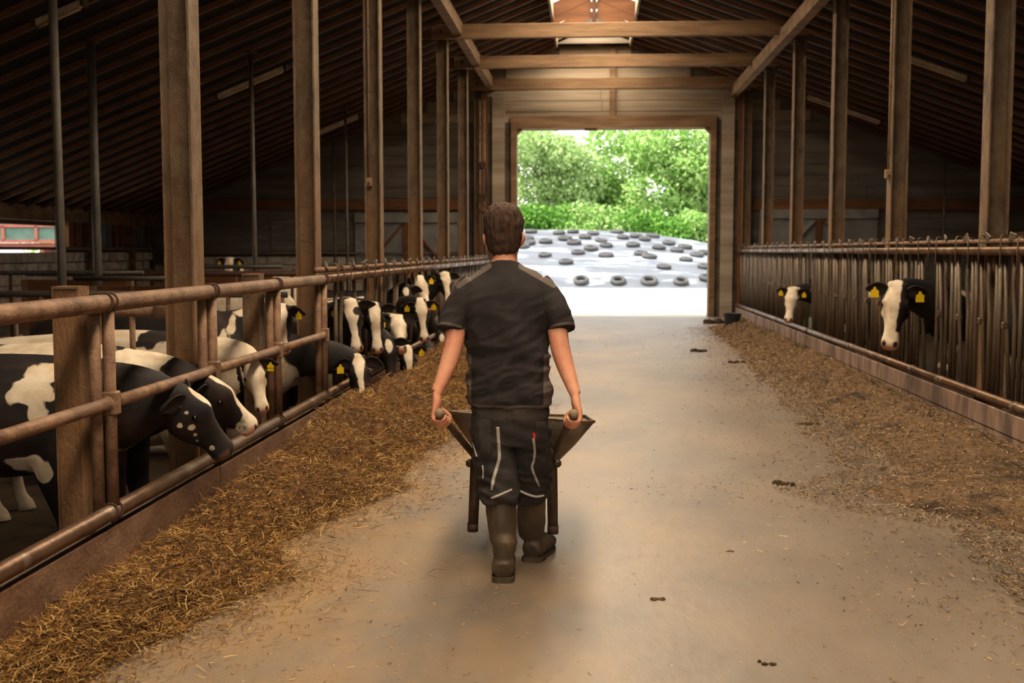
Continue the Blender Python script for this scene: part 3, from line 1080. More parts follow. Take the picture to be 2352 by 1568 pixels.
# necks on the left: y of body and of head of every animal at the barrier (see the herd below)
LEFT_NECKS = [(10.5, .22), (11.3, .22), (11.95, .22), (12.55, .24), (13.15, .24), (13.7, .24), (14.65, .24), (15.2, .22), (15.85, .22), (16.4, .24), (17.2, .22), (18.05, .24)]
RIGHT_NECKS = [(12.42, .17), (19.02, .16)]
barrier(FX, -1, 10.1, 27.6, 1.36, 1.44, 'rusty feed barrier with head locks and hooks along the left kerb', LEFT_NECKS)
barrier(XR + .02, 1, 6.6, 27.9, 1.615, 1.70, 'long feed barrier of close upright bars along the right kerb', RIGHT_NECKS)

# ================================================================== pen dividers
yd = 10.95
e = empty('pen_divider', (-6, yd, PEN), 'grey pipe divider with rusty uprights across the left pens', 'fence')
MB().tube([(-8.5, yd, 1.19), (-2.95, yd, 1.19)], .032, 12).build('top_rail', 'grey_pipe', e, True)
MB().tube([(-8.5, yd, .02), (-2.95, yd, .02)], .03, 12).build('bottom_rail', 'rail', e, True)
ub = MB().tube([(0, 0, 0), (0, 0, 1.16)], .022, 10).mesh('upright', 'rail', True)
x = -8.4
while x < -3.0:
    link('upright', ub, e, V((x, yd, .03)) - ORG[e.name])
    x += .27
e = empty('stall_gate', (-3.3, 7.62, PEN), 'rusty pipe gate with an end sleeve fixed to the nearest left column', 'gate')
MB().tube([(-3.66, 7.62, 1.2), (-2.84, 7.62, 1.2)], .036, 14).build('top_rail', 'rail', e, True)
MB().tube([(-2.98, 7.62, 1.2), (-2.83, 7.62, 1.2)], .044, 14).build('sleeve', 'rail', e, True)
for x in (-3.6, -3.36, -3.14):
    MB().tube([(x, 7.62, -.1), (x, 7.62, 1.19)], .02, 10).build('upright', 'rail', e, True)
MB().tube([(-3.66, 7.62, -.1), (-2.84, 7.62, -.1)], .03, 12).build('bottom_rail', 'rail', e, True)
e = empty('floor_rail', (-5, 9.2, PEN), 'low dark pipe rail near the pen floor behind the nearest cow', 'rail')
MB().tube([(-6.5, 9.2, PEN + .32), (-2.9, 9.2, PEN + .32)], .045, 12).build('pipe', 'grey_pipe', e, True)
for x in (-6.4, -4.6, -3.1):
    MB().tube([(x, 9.2, PEN), (x, 9.2, PEN + .31)], .03, 10).build('foot', 'grey_pipe', e, True)
# boarded stall partitions beyond the divider
for (x0, x1, y, z0, z1, tx) in ((-7.35, -5.95, 14.4, .2, 1.24, 'left of the first roof props'), (-5.9, -4.95, 13.2, .2, 1.2, 'between divider and masonry wall'), (-5.95, -4.9, 17.2, .2, 1.28, 'under the white-faced cow at the back')):
    e = empty('stall_partition', ((x0 + x1) / 2, y, PEN), 'boarded stall partition of brown timber ' + tx, 'partition')
    n = max(2, int((x1 - x0) / .42))
    for k in range(n):
        a = x0 + (x1 - x0) * k / n
        MB().bevbox((a + (x1 - x0) / n / 2, y + random.uniform(-.01, .01), (z0 + z1) / 2), ((x1 - x0) / n - .015, .04, z1 - z0), .006).build('board', 'brown_wood', e)
    for x in (x0, x1):
        MB().box((x, y, (PEN + z1) / 2), (.08, .08, z1 - PEN)).build('post', 'timber', e)
    MB().tube([(x0 - .2, y - .05, z1 + .09), (x1 + .2, y - .05, z1 + .09)], .03, 10).build('top_pipe', 'grey_pipe', e, True)
for k, (y, z, x0, x1) in enumerate(((16.5, 1.27, -8.4, -3.1), (18.5, 1.25, -10.2, -3.2), (21.5, 1.2, -10.5, -3.3))):
    e = empty('cubicle_rail', ((x0 + x1) / 2, y, PEN), 'dark pipe rail over the cubicles, %s of three in the left pens' % ('nearest', 'middle', 'farthest')[k], 'rail')
    MB().tube([(x0, y, z), (x1, y, z)], .035, 10).build('pipe', 'rust_dark', e, True)
    x = x0 + .5
    while x < x1:
        MB().tube([(x, y, PEN), (x, y, z)], .028, 8).build('leg', 'rust_dark', e, True)
        x += 1.6
# pallet-like brown box at the right edge behind the barrier
p = at(2345, 545, 24)
e = empty('wooden_crate', (p.x + .5, 24, PEN), 'brown wooden crate in the right pen at the picture edge', 'crate')
for z in (1.35, 1.62, 1.89):
    MB().bevbox((p.x + .62, 23.7, z), (1.3, .04, .25), .006).build('board', 'brown_wood', e)
MB().box((p.x + .62, 24.1, .85), (1.28, .7, 2.3)).build('body', 'brown_wood', e)

# bucket by the far end of the right kerb
p = at(1682, 748, 24.3)
e = empty('bucket', (p.x, 24.3, 0), 'dark blue-grey feed bucket by the right kerb near the doorway', 'bucket')
c0 = (p.x, 24.3, 0)
MB().lathe([(.001, .004), (.14, .0), (.15, .01), (.185, .29), (.2, .3), (.2, .275), (.18, .27)][:5] + [(.175, .29), (.14, .02), (.001, .02)], 24, c0).build('body', 'bucket', e, True)
MB().tube([(p.x + .19 * math.cos(a_), 24.3 - .1 - .02 * math.sin(a_), .28 - .12 * math.sin(a_)) for a_ in np.linspace(0, math.pi, 14)], .006, 6).build('handle', 'grey_pipe', e, True)

# ================================================================== fodder
def fodder(name, side, edge_pts, hgt, n_strand, base_m, strand_m, label, seed, slen, swid, cat='fodder', kp=(.3, .7, 1, .6, 0), core=.8):
    """heap along a kerb: height field plus loose stalks"""
    x_wall = XL + .012 if side < 0 else XR - .012
    ys = np.array([p[0] for p in edge_pts])
    xs = np.array([p[1] for p in edge_pts])
    NY, NX = 520, 34
    Y = np.linspace(ys[0], ys[-1], NY)
    E = np.interp(Y, ys, xs)
    E = E + np.array([.14 * noise.noise(V((yy * 1.3, seed, 0))) + .09 * noise.noise(V((yy * 4.1, seed, 3))) for yy in Y])
    Hh = np.interp(Y, [q[0] for q in hgt], [q[1] for q in hgt])

    U = np.linspace(0, 1, NX)[None, :].repeat(NY, 0)
    YY = Y[:, None].repeat(NX, 1)
    XX = x_wall + (E[:, None] - x_wall) * U * core
    P3 = np.stack([XX, YY, np.full_like(XX, seed)], -1).reshape(-1, 3)
    nz = (.75 * perlin(P3 * (1.6, 1.6, 1)) + .5 * perlin(P3 * (5, 5, 1)) + .22 * perlin(P3 * (14, 14, 1) + 3)).reshape(NY, NX)
    ZZ = np.maximum(.004, Hh[:, None] * np.interp(U, [0, .2, .45, .75, 1], kp) * (1 + .9 * nz))
    ZZ[:, -1] = .002
    vs = np.stack([XX, YY, ZZ], -1)
    idx = np.arange(NY * NX).reshape(NY, NX)
    fs = np.stack([idx[:-1, :-1], idx[:-1, 1:], idx[1:, 1:], idx[1:, :-1]], -1).reshape(-1, 4)
    if side < 0:
        pass
    root = empty(name, ((x_wall + E[0]) / 2, 10, 0), label, cat)
    tag(link('heap', np_mesh('heap', vs.reshape(-1, 3), fs, base_m, smooth=True), root), kind='stuff')
    # stalks, denser where the heap shows larger
    yr = rng.random(n_strand) ** 1.45
    Yp = ys[0] + (ys[-1] - ys[0]) * yr
    u = rng.random(n_strand) ** .8 * 1.02
    sp = rng.random(n_strand) < .16
    u = np.where(sp, .7 + np.abs(rng.normal(0, .38, n_strand)), u)
    fi = np.clip((Yp - ys[0]) / (ys[-1] - ys[0]) * (NY - 1), 0, NY - 1.001)
    i0 = fi.astype(int)
    Ep = E[i0]
    Xp = x_wall + (Ep - x_wall) * u
    j0 = np.clip(u / core * (NX - 1), 0, NX - 1).astype(int)
    Zp = np.where(u < core, vs[i0, np.clip(j0, 0, NX - 1), 2], 0.0) + rng.random(n_strand) * .018 + .002
    far = 1 + .05 * np.maximum(Yp - 6, 0)
    L = (slen[0] + (slen[1] - slen[0]) * rng.random(n_strand) ** 2.2) * far ** .5
    W = swid * (0.6 + .8 * rng.random(n_strand)) * far
    az = rng.random(n_strand) * 2 * math.pi
    el = rng.normal(.08, .35, n_strand)
    D = np.stack([np.cos(az) * np.cos(el), np.sin(az) * np.cos(el), np.abs(np.sin(el))], 1)
    S = np.stack([-np.sin(az), np.cos(az), rng.normal(0, .5, n_strand)], 1)
    S /= np.linalg.norm(S, axis=1)[:, None]
    P0 = np.stack([Xp, Yp, Zp], 1)
    bend = rng.normal(0, .25, (n_strand, 3))
    bend[:, 2] = -np.abs(bend[:, 2]) * .6
    P1 = P0 + D * L[:, None] * .5
    P2 = P0 + (D + bend) * L[:, None]
    P1[:, 2] = np.maximum(P1[:, 2], .004)
    P2[:, 2] = np.maximum(P2[:, 2], .004)
    if side < 0:
        for P in (P0, P1, P2):
            P[:, 0] = np.maximum(P[:, 0], x_wall)
    else:
        for P in (P0, P1, P2):
            P[:, 0] = np.minimum(P[:, 0], x_wall)
    w2 = (S * W[:, None] * .5)
    vv = np.stack([P0 - w2, P0 + w2, P1 - w2, P1 + w2, P2 - w2 * .6, P2 + w2 * .6], 1).reshape(-1, 3)
    o_ = np.arange(n_strand) * 6
    ff = np.stack([np.stack([o_, o_ + 1, o_ + 3, o_ + 2], 1), np.stack([o_ + 2, o_ + 3, o_ + 5, o_ + 4], 1)], 1).reshape(-1, 4)
    tag(link('stalks', np_mesh('stalks', vv, ff, strand_m, {'rnd': np.repeat(rng.random(n_strand) ** 1.2, 6)}), root), kind='stuff')
    return root


fodder('silage_heap', -1, [(3.2, -2.0), (4.2, -1.86), (4.6, -1.7), (5.4, -1.55), (6.0, -1.75), (6.8, -1.5), (7.4, -1.32), (8.2, -1.32), (9.6, -1.3), (10.2, -1.0), (12, -1.1), (15, -1.25), (20, -1.4), (27, -1.5)],
       [(3.2, .05), (4.6, .1), (5.4, .15), (6.0, .08), (6.9, .18), (8.5, .24), (10, .34), (12, .3), (18, .25), (27, .18)], 150000, 'hay_base', 'straw',
       'golden brown grass silage heaped along the left kerb', 3.3, (.02, .09), .0032)
fodder('maize_heap', 1, [(3.6, 2.5), (4.6, 2.2), (5.4, 2.0), (6.6, 2.1), (7.3, 1.55), (7.8, 1.25), (8.4, 1.9), (9.2, 2.0), (10, 1.9), (12, 2.1), (15, 2.2), (19, 2.4), (24, 2.5), (25.6, 3.3)],
       [(3.6, .03), (5.5, .045), (7.6, .09), (9, .15), (11, .13), (14, .17), (20, .18), (25.6, .1)], 85000, 'chaff_base', 'chaff',
       'brown chopped fodder spread along the right kerb', 9.1, (.01, .04), .0045, kp=(.12, .45, 1, .55, 0), core=.75)
# loose bits over the floor
n = 15000
yy = 3.3 + 20 * rng.random(n) ** 2.2
side = rng.random(n)
xx = np.where(side < .45, -1.6 + np.abs(rng.normal(0, .75, n)), np.where(side < .8, 2.1 - np.abs(rng.normal(0, .9, n)), rng.uniform(-1.8, 2.4, n)))
ln = (.004 + .022 * rng.random(n) ** 3) * (1 + .04 * yy)
wd_ = .0022 * (1 + .05 * yy) * (.6 + rng.random(n))
az = rng.random(n) * 6.28
D = np.stack([np.cos(az), np.sin(az), np.zeros(n)], 1) * ln[:, None]
S = np.stack([-np.sin(az), np.cos(az), rng.normal(0, .3, n)], 1) * wd_[:, None] * .5
P = np.stack([xx, yy, np.full(n, .004)], 1)
vv = np.stack([P - S, P + S, P + D + S, P + D - S], 1).reshape(-1, 3)
vv[:, 2] = np.maximum(vv[:, 2], .002)
tag(link('loose_chaff', np_mesh('loose_chaff', vv, np.arange(n * 4).reshape(-1, 4), 'straw', {'rnd': np.repeat(.45 + .55 * rng.random(n), 4)})),
    'loose straw bits scattered over the concrete aisle', 'straw', kind='stuff')

# clods
for k, (px, py, sx, tx) in enumerate(((1605, 807, .2, 'dark clod of dung lying alone on the aisle near the doorway'), (1692, 833, .16, 'small flat dung clod left of the right fodder'),
                                      (1858, 975, .12, 'dark damp clump at the edge of the right fodder'), (1800, 1112, .13, 'dark clump in the tongue of fodder reaching into the aisle'),
                                      (1676, 1266, .035, 'tiny golden tuft of straw on the bare concrete'), (1510, 1377, .05, 'small brown scrap on the concrete in the foreground'),
                                      (1645, 742, .45, 'low dirt heap at the foot of the right door post'), (1760, 1525, .05, 'thin dark twig scrap at the bottom edge of the picture'))):
    d = _d + _r * ((px - 1176) / FPX) + _u * ((784 - py) / FPX)
    g_ = V((0, 0, CAM_H)) + d * (-CAM_H / d.z)
    mb = MB()
    for q in range(14):
        a = random.random() * 6.28
        rr_ = sx * random.uniform(.08, .26)
        ball(mb, (g_.x + math.cos(a) * sx * .75 * random.random(), g_.y + math.sin(a) * sx * .5 * random.random(), rr_ * .25), (rr_, rr_ * .9, rr_ * random.uniform(.4, .7)), 8)
    v, f, nn = fuse(mb, max(sx / 22, .004), 2)
    v = v + nn * ((fnoise(v, 6 / sx, k, 3))[:, None] * sx * .09)
    tag(link('fodder_tuft' if k == 4 else 'dung_clod', np_mesh('clod', v, f, 'chaff_base' if k in (4, 5) else 'dung', smooth=True)), tx, 'clod')
# ================================================================== outdoors: silage clamp, tyres, trees, cart
def clamp_z(x, y):
    z = np.interp(y, [49.6, 50.3, 53, 56, 59, 62, 65, 69, 76], [0, .38, .84, 1.38, 1.95, 2.42, 2.72, 2.6, 0])
    fx = np.interp(x, [-22, -12, -6, 0, 3, 6.5, 10, 15], [0, .95, 1.05, 1.02, .96, .76, .5, 0])
    return z * fx + (.05 * noise.noise(V((x * .7, y * .7, 2))) + .035 * noise.noise(V((x * 2.3, y * 1.2, 7)))) * min(1, z)


NXm, NYm = 110, 90
vs = []
for j in range(NYm):
    for i in range(NXm):
        x = -22 + 37 * i / (NXm - 1)
        y = 49.5 + 26.6 * j / (NYm - 1)
        vs.append((x, y, max(clamp_z(x, y), -.02)))
idx = np.arange(NXm * NYm).reshape(NYm, NXm)
fs = np.stack([idx[:-1, :-1], idx[:-1, 1:], idx[1:, 1:], idx[1:, :-1]], -1).reshape(-1, 4)
tag(link('silage_clamp', np_mesh('silage_clamp', np.array(vs), fs, 'tarp', smooth=True)), 'low silage mound under a pale grey plastic cover outside the doorway', 'mound')
prof = []
for k in range(13):
    a = 2 * math.pi * k / 12
    prof.append((.27 + .1 * math.cos(a) * (1.0 if math.cos(a) > 0 else .75), .11 * math.sin(a)))
tyre_me = MB().lathe(prof, 22).mesh('tire', 'rubber', True)
tz = [(200, 1275), (305, 1310), (365, 1262), (505, 1277), (680, 1268), (722, 1283), (795, 1335), (905, 1297), (1000, 1335), (380, 1418), (565, 1416), (720, 1425), (880, 1422), (1010, 1390),
      (110, 1193), (118, 1214), (203, 1208), (345, 1213), (430, 1243), (506, 1226), (440, 1168), (590, 1186), (655, 1180), (700, 1196), (640, 1225), (770, 1238), (860, 1252), (960, 1275),
      (560, 1160), (270, 1165), (400, 1185), (90, 1232), (820, 1215), (900, 1235), (740, 1180), (130, 1158), (340, 1158), (1000, 1262), (480, 1203), (300, 1192)]
rows_ = sorted(range(len(tz)), key=lambda i: -tz[i][1])
cuts = [(1380, 'lowest'), (1320, 'second lowest'), (1290, 'third lowest'), (1255, 'middle'), (1222, 'upper middle'), (1190, 'third highest'), (1170, 'second highest'), (0, 'topmost')]
nth = ['first', 'second', 'third', 'fourth', 'fifth', 'sixth', 'seventh', 'eighth', 'ninth', 'tenth']
TLAB = {}
done = set()
for lim, nm in cuts:
    inrow = sorted([i for i in range(len(tz)) if i not in done and tz[i][1] >= lim], key=lambda i: tz[i][0])
    for j, i in enumerate(inrow):
        TLAB[i] = (nm, nth[j])
        done.add(i)
for k, (zx, zy) in enumerate(tz):
    px, py = 1160 + zx / 2.177, zy / 2.177
    Y = 50.0
    while Y < 70:
        q = at(px, py, Y)
        if clamp_z(q.x, Y) + .08 >= q.z:
            break
        Y += .1
    if Y >= 70:
        Y = 66
        q = at(px, py, Y)
    e = 0.4
    nx = -(clamp_z(q.x + e, Y) - clamp_z(q.x - e, Y)) / (2 * e)
    ny = -(clamp_z(q.x, Y + e) - clamp_z(q.x, Y - e)) / (2 * e)
    o = link('tire', tyre_me, None, (q.x, Y, clamp_z(q.x, Y) + .1))
    o.rotation_euler = V((nx, ny, 1)).to_track_quat('Z', 'Y').to_euler()
    s_ = random.uniform(.9, 1.08)
    o.scale = (s_, s_, s_)
    lab = 'worn car tyre on the silage cover, %s row, %s from the left' % TLAB[k]
    tag(o, lab, 'tire', 'tires on the silage cover')


def crown(mb_blobs, n, size, seed):
    r_ = np.random.default_rng(seed)
    vol = np.array([b_[1][0] * b_[1][2] for b_ in mb_blobs])
    pick = r_.choice(len(mb_blobs), n, p=vol / vol.sum())
    C = np.array([b_[0] for b_ in mb_blobs])[pick]
    S = np.array([b_[1] for b_ in mb_blobs])[pick]
    d = r_.normal(size=(n, 3))
    d /= np.linalg.norm(d, axis=1)[:, None]
    P = C + d * S * (0.72 + .36 * r_.random(n))[:, None]
    a = r_.normal(size=(n, 3)) + d * .6
    a /= np.linalg.norm(a, axis=1)[:, None]
    b2 = np.cross(a, r_.normal(size=(n, 3)))
    b2 /= np.linalg.norm(b2, axis=1)[:, None]
    L = size * (.6 + .8 * r_.random(n))
    w2 = L * .3
    vv = np.stack([P, P + a * (L * .5)[:, None] + b2 * w2[:, None], P + a * L[:, None], P + a * (L * .5)[:, None] - b2 * w2[:, None]], 1).reshape(-1, 3)
    return vv, np.arange(n * 4).reshape(-1, 4), np.repeat(r_.random(n), 4)


def tree(x, y, h, wd, label, leaf, seed, n=15000, z0=.8, size=.3, name='broadleaf_tree', cat='tree'):
    r_ = random.Random(seed)
    root = empty(name, (x, y, 0), label, cat, 'trees beyond the yard')
    bl_ = []
    for k in range(16):
        t = r_.random()
        zc = z0 + (h - z0) * (.12 + .76 * t)
        rad = wd * (.55 - .3 * abs(t - .45))
        bl_.append(((x + r_.uniform(-1, 1) * wd * .62, y + r_.uniform(-.7, .7) * wd * .5, zc), (rad, rad * .9, rad * .75)))
    bl_.append(((x, y, h - wd * .3), (wd * .35, wd * .35, wd * .32)))
    vv, ff, rr = crown(bl_, n, size, seed)
    vv[:, 2] = np.maximum(vv[:, 2], .05)
    tag(link('foliage', np_mesh('foliage', vv, ff, leaf, {'rnd': rr}), root), kind='stuff')
    MB().tube([(x, y, -.05), (x + .1, y, h * .35), (x - .1, y, h * .7)], [.16, .12, .05], 8).build('trunk', 'bark', root, True)
    for k in range(4):
        a = r_.random() * 6.28
        MB().tube([(x, y, h * (.3 + .1 * k)), (x + math.cos(a) * wd * .4, y + math.sin(a) * wd * .4, h * (.45 + .1 * k))], [.08, .03], 6).build('branch', 'bark', root, True)


tr = [(-12.5, 84, 9.5, 4.2, 'leaf', 'tall leafy tree left of the doorway view behind the yard'), (-7.2, 80, 9.9, 3.8, 'leaf_pale', 'pale green tree behind the man and left of the mound'),
      (-2.9, 79, 9.9, 3.6, 'leaf_pale', 'pale tree with sky showing over it, at the left side of the doorway'), (1.6, 82, 10.8, 3.6, 'leaf', 'bright green tall tree in the middle of the doorway'),
      (5.6, 80, 10.4, 3.4, 'leaf', 'bright tree at the right side of the doorway'), (9.6, 82, 9.6, 3.6, 'leaf_pale', 'tree at the right door jamb'), (14, 84, 10, 4.2, 'leaf', 'tree right of the doorway behind the jamb')]
for k, (x, y, h, wd, lf, lb) in enumerate(tr):
    tree(x, y, h, wd, lb, lf, 20 + k)
bs = [(-8, 75.5, 4.4, 2.6, 'leaf_dark', 'dark bush behind the mound at the far left'), (-3.6, 76, 4.6, 2.7, 'leaf_dark', 'dark lush bush directly right of the man, behind the mound'), (0.4, 76.5, 4.6, 2.6, 'leaf', 'rounded bush in the centre behind the mound'),
      (4.2, 76.5, 4.2, 2.5, 'leaf_dark', 'deep green bush right of centre behind the mound'), (7.4, 77.5, 4.0, 2.3, 'leaf', 'light bush above the right end of the mound'), (11, 77, 4.4, 2.6, 'leaf_dark', 'bush beside the right door jamb')]
for k, (x, y, h, wd, lf, lb) in enumerate(bs):
    tree(x, y, h, wd, lb, lf, 50 + k, 8000, .2, .26, 'bush', 'bush')
# field fence at the far right of the doorway view
e = empty('field_fence', (7, 72, 0), 'white field rail with posts at the right end of the mound', 'fence')
for x in (5.4, 6.9, 7.5, 9.0):
    MB().bevbox((x, 72.5, .75), (.14, .14, 2.6 if 7 < x < 8 else 2.0), .02).build('post', 'lamp_white', e)
for z in (1.45, 1.05):
    MB().box((7.2, 72.42, z), (5, .05, .12)).build('rail', 'lamp_white', e)

# cart seen through the gap in the left wall
ce = empty('farm_cart', (-20.4, 38, 0), 'green farm cart with red rails seen through the open left wall', 'cart')
x0, x1, yc = -23.6, -17.75, 38.0
MB().box(((x0 + x1) / 2, yc, 2.2), (x1 - x0, .06, .44)).build('side_panel', 'cart_green', ce)
MB().box(((x0 + x1) / 2, yc + 2.0, 2.2), (x1 - x0, .06, .44)).build('side_panel', 'cart_green', ce)
for z in (1.93, 2.46):
    MB().box(((x0 + x1) / 2, yc - .05, z), (x1 - x0 + .1, .1, .1)).build('rail', 'cart_red', ce)
for k in range(6):
    MB().box((x0 + (x1 - x0) * k / 5, yc - .05, 2.2), (.1, .1, .5)).build('stake', 'cart_red', ce)
MB().box(((x0 + x1) / 2 + .6, yc + 1, 1.8), (x1 - x0 + 1.2, 2.0, .14)).build('bed', 'cart_red', ce)
whl = MB().lathe([(.1, -.1), (.3, -.1), (.44, -.12), (.48, -.06), (.48, .06), (.44, .12), (.3, .1), (.1, .1)], 20, M=Matrix.Rotation(math.pi / 2, 4, 'X')).mesh('wheel', 'rubber', True)
for x in (-22.6, -18.8):
    for y in (yc + .1, yc + 1.9):
        link('wheel', whl, ce, V((x, y, .48)) - ORG[ce.name])
    MB().box((x, yc + 1, 1.1), (.16, 1.9, 1.3)).build('axle_frame', 'cart_red', ce)
for k in range(9):                      # its load of grey sacks
    mb = MB()
    ball(mb, (-23.2 + .65 * k, yc + .9 + .3 * (k % 2), 2.5 + .14 * (k % 3)), (.55, .6, .36), 12)
    mb.build('tarp_fold', 'tarp', ce, True)
tree(-17.9, 47, 4.6, 1.9, 'bright bush beyond the cart in the gap of the left wall', 'leaf', 81, 3500, .3, .3, 'bush', 'bush')
tree(-26, 58, 7, 4, 'tree far behind the green cart outside', 'leaf_pale', 82, 4000, .8, .4)
# ================================================================== the herd
def ear_mesh(s_):
    """leaf shaped cupped ear along +/-y, opening towards +x"""
    vs, fs = [], []
    NT, NU = 9, 7
    for layer in (0, 1):
        for i in range(NT):
            t = i / (NT - 1)
            hw = .052 * math.sin(math.pi * min(1, t ** .75 * .94 + .06)) + .004
            for j in range(NU):
                u = j / (NU - 1) * 2 - 1
                x = .028 * u * u - .012 * layer - .02 * t * t
                vs.append((x, s_ * (.175 * t), hw * u - .02 * t * t))
    for layer in (0, 1):
        for i in range(NT - 1):
            for j in range(NU - 1):
                a = layer * NT * NU + i * NU + j
                q = (a, a + 1, a + NU + 1, a + NU)
                fs.append(q if layer == 0 else q[::-1])
    o = NT * NU
    for i in range(NT - 1):
        for j in (0, NU - 1):
            a = i * NU + j
            fs.append((a, a + NU, a + NU + o, a + o))
    return MB().add(vs, fs).mesh('ear', 'ear_black', True)


EAR = {s_: ear_mesh(s_) for s_ in (-1, 1)}
tagpoly = [(-.029, -.062), (.029, -.062), (.029, -.012), (.012, .0), (.008, .018), (-.008, .018), (-.012, .0), (-.029, -.012)]
TAG = MB().prism(tagpoly, Matrix.Identity(4), .004).mesh('ear_tag', 'tag_yellow')
eb = MB()
ball(eb, (0, 0, 0), .022, 12)
EYE = eb.mesh('eye', 'eye', True)
fc = bpy.data.curves.new('tag_number', 'FONT')
fc.body = '85 854'
fc.align_x = 'CENTER'
fc.size = .021
fc.extrude = .0006
_fo = bpy.data.objects.new('tmp_text', fc)
col.objects.link(_fo)
NUM = bpy.data.meshes.new_from_object(_fo.evaluated_get(bpy.context.evaluated_depsgraph_get()))
NUM.materials.append(MATS['tag_ink'])
bpy.data.objects.remove(_fo)

HEAD = [  # x, z centre, half width, half height
    (-.03, -.10, .045, .05), (.0, -.085, .074, .078), (.05, -.10, .092, .115), (.12, -.118, .104, .143), (.19, -.125, .103, .145), (.26, -.122, .084, .124), (.33, -.11, .067, .095),
    (.40, -.102, .062, .078), (.45, -.101, .071, .075), (.49, -.10, .074, .073), (.52, -.10, .067, .064), (.54, -.10, .042, .042), (.545, -.1, .02, .02)]


def cow(label, base, heading, s, poll, muzzle, hint, face, seed, bias=0.0, tags=(), voxel=.02, hs=None, number=False, group=None, ears=(1, 1), fp=None, neckw=1.0, legw=True, wsp=(), td=1.0, eback=None, fat=1.0):
    base = V(base)
    M = Matrix.Translation(base) @ Matrix.Rotation(R(heading), 4, 'Z') @ Matrix.Scale(s, 4)
    if poll is None:
        poll, muzzle = M @ V((.48, 0, 1.42)), M @ V((.86, .05, 1.1))
        hint = M.to_3x3() @ V((.3, 0, 1))
    poll, muzzle = V(poll), V(muzzle)
    d = muzzle - poll
    if hs is not None and d.length < .53 * hs:
        d.y = -math.sqrt((.53 * hs) ** 2 - d.x ** 2 - d.z ** 2)
    h_ = d.length / .53 if hs is None else hs
    X = d.normalized()
    Z = (V(hint) - X * V(hint).dot(X)).normalized()
    Yv = Z.cross(X)
    HR = Matrix((X, Yv, Z)).transposed()
    Hm = Matrix.Translation(poll) @ HR.to_4x4() @ Matrix.Scale(h_, 4)
    mb = MB()
    up = M.to_3x3() @ V((0, 0, 1))
    tor = [(-1.66, 1.04, .07, .10), (-1.60, 1.04, .17, .19), (-1.45, 1.01, .25, .27), (-1.2, .96, .285, .34), (-.9, .92, .33, .40), (-.55, .915, .335, .42), (-.25, .93, .29, .40), (-.05, .95, .235, .36), (.1, .99, .165, .27), (.17, 1.02, .08, .14)]
    loft(mb, [tuple(M @ V((x, 0, z))) + (hw * s, hh * s) for x, z, hw, hh in [(a, z_ + h2 * (1 - td), w2, h2 * td) for a, z_, w2, h2 in tor]], up, 20, .92, 3)
    # neck
    p0, p1, p2, p3 = M @ V((-.2, 0, 1.0)), M @ V((.22, 0, 1.06)), Hm @ V((-.10, 0, -.20)), Hm @ V((.06, 0, -.10))
    rows = []
    for k in range(8):
        t = k / 7
        p = p0 * (1 - t) ** 3 + p1 * 3 * t * (1 - t) ** 2 + p2 * 3 * t * t * (1 - t) + p3 * t ** 3
        rows.append(tuple(p) + ((.19 * s * (1 - t) + .078 * h_ * t) * neckw, (.31 * s * (1 - t) ** 1.2 + .105 * h_ * t + .03 * math.sin(math.pi * t)) * neckw))
    loft(mb, rows, (0.02, 0.01, 1), 16, 1.0, 2)
    loft(mb, [tuple(Hm @ V((x, 0, z))) + (hw * h_ * fat, hh * h_ * fat) for x, z, hw, hh in HEAD], Z, 18, .82, 3)
    for s_ in (-1, 1):
        ball(mb, Hm @ V((.15, s_ * .08, -.035)), .032 * h_, 10)            # brow
        ball(mb, Hm @ V((.21, s_ * .055, -.165)), (.06 * h_,) * 3, 10)       # jaw
        ball(mb, Hm @ V((.0, s_ * .05, -.05)), .04 * h_, 8)                  # poll
    if legw:
        for s_ in (-1, 1):
            y = s_ * .16
            loft(mb, [tuple(M @ V(q[:3])) + (q[3] * s, q[4] * s) for q in ((-.16, y, .92, .10, .17), (-.14, y, .72, .09, .13), (-.10, y, .5, .062, .075), (-.09, y, .38, .055, .06), (-.11, y, .22, .038, .042), (-.10, y, .11, .045, .05), (-.08, y, .05, .052, .06), (-.07, y, .0, .058, .07))], (1, 0.1, 0), 12, 1, 2)
            y = s_ * .18
            loft(mb, [tuple(M @ V(q[:3])) + (q[3] * s, q[4] * s) for q in ((-1.38, y, .98, .11, .24), (-1.28, y, .74, .10, .18), (-1.32, y, .56, .06, .10), (-1.46, y, .44, .05, .065), (-1.45, y, .28, .04, .045), (-1.42, y, .11, .045, .05), (-1.38, y, .05, .052, .06), (-1.37, y, 0, .058, .07))], (1, 0.1, 0), 12, 1, 2)
        tl = [M @ V(q) for q in ((-1.64, 0, 1.12), (-1.72, 0, 1.0), (-1.74, .01, .7), (-1.73, .02, .4))]
        mb.tube(tl, [.05 * s, .035 * s, .024 * s, .04 * s], 8)
    v, f, nn = fuse(mb, voxel, 5 if voxel < .015 else 3)
    # hide pattern
    Hi = np.array(Hm.inverted())
    ph = v @ Hi[:3, :3].T + Hi[:3, 3]
    Mi = np.array(M.inverted())
    pb = v @ Mi[:3, :3].T + Mi[:3, 3]
    x, y, z = ph[:, 0], ph[:, 1], ph[:, 2]
    inh = (x > -.06) & (x < .6) & (np.abs(y) < .17) & (z > -.30) & (z < .1)
    body = (fnoise(pb * np.array([1, .55, 1]), 1.75, seed) + .3 * fnoise(pb, 4.1, seed + 3)) * .12 + bias
    dn = np.linalg.norm(v - np.array(Hm @ V((0, 0, -.1))), axis=1)
    body = np.where(dn < .75, body - .12 * (1 - dn / .75) * (0 if face == 'white' else 1), body)
    body = np.where(pb[:, 2] < .45, np.maximum(body, (.45 - pb[:, 2]) * .4 - .02), body)
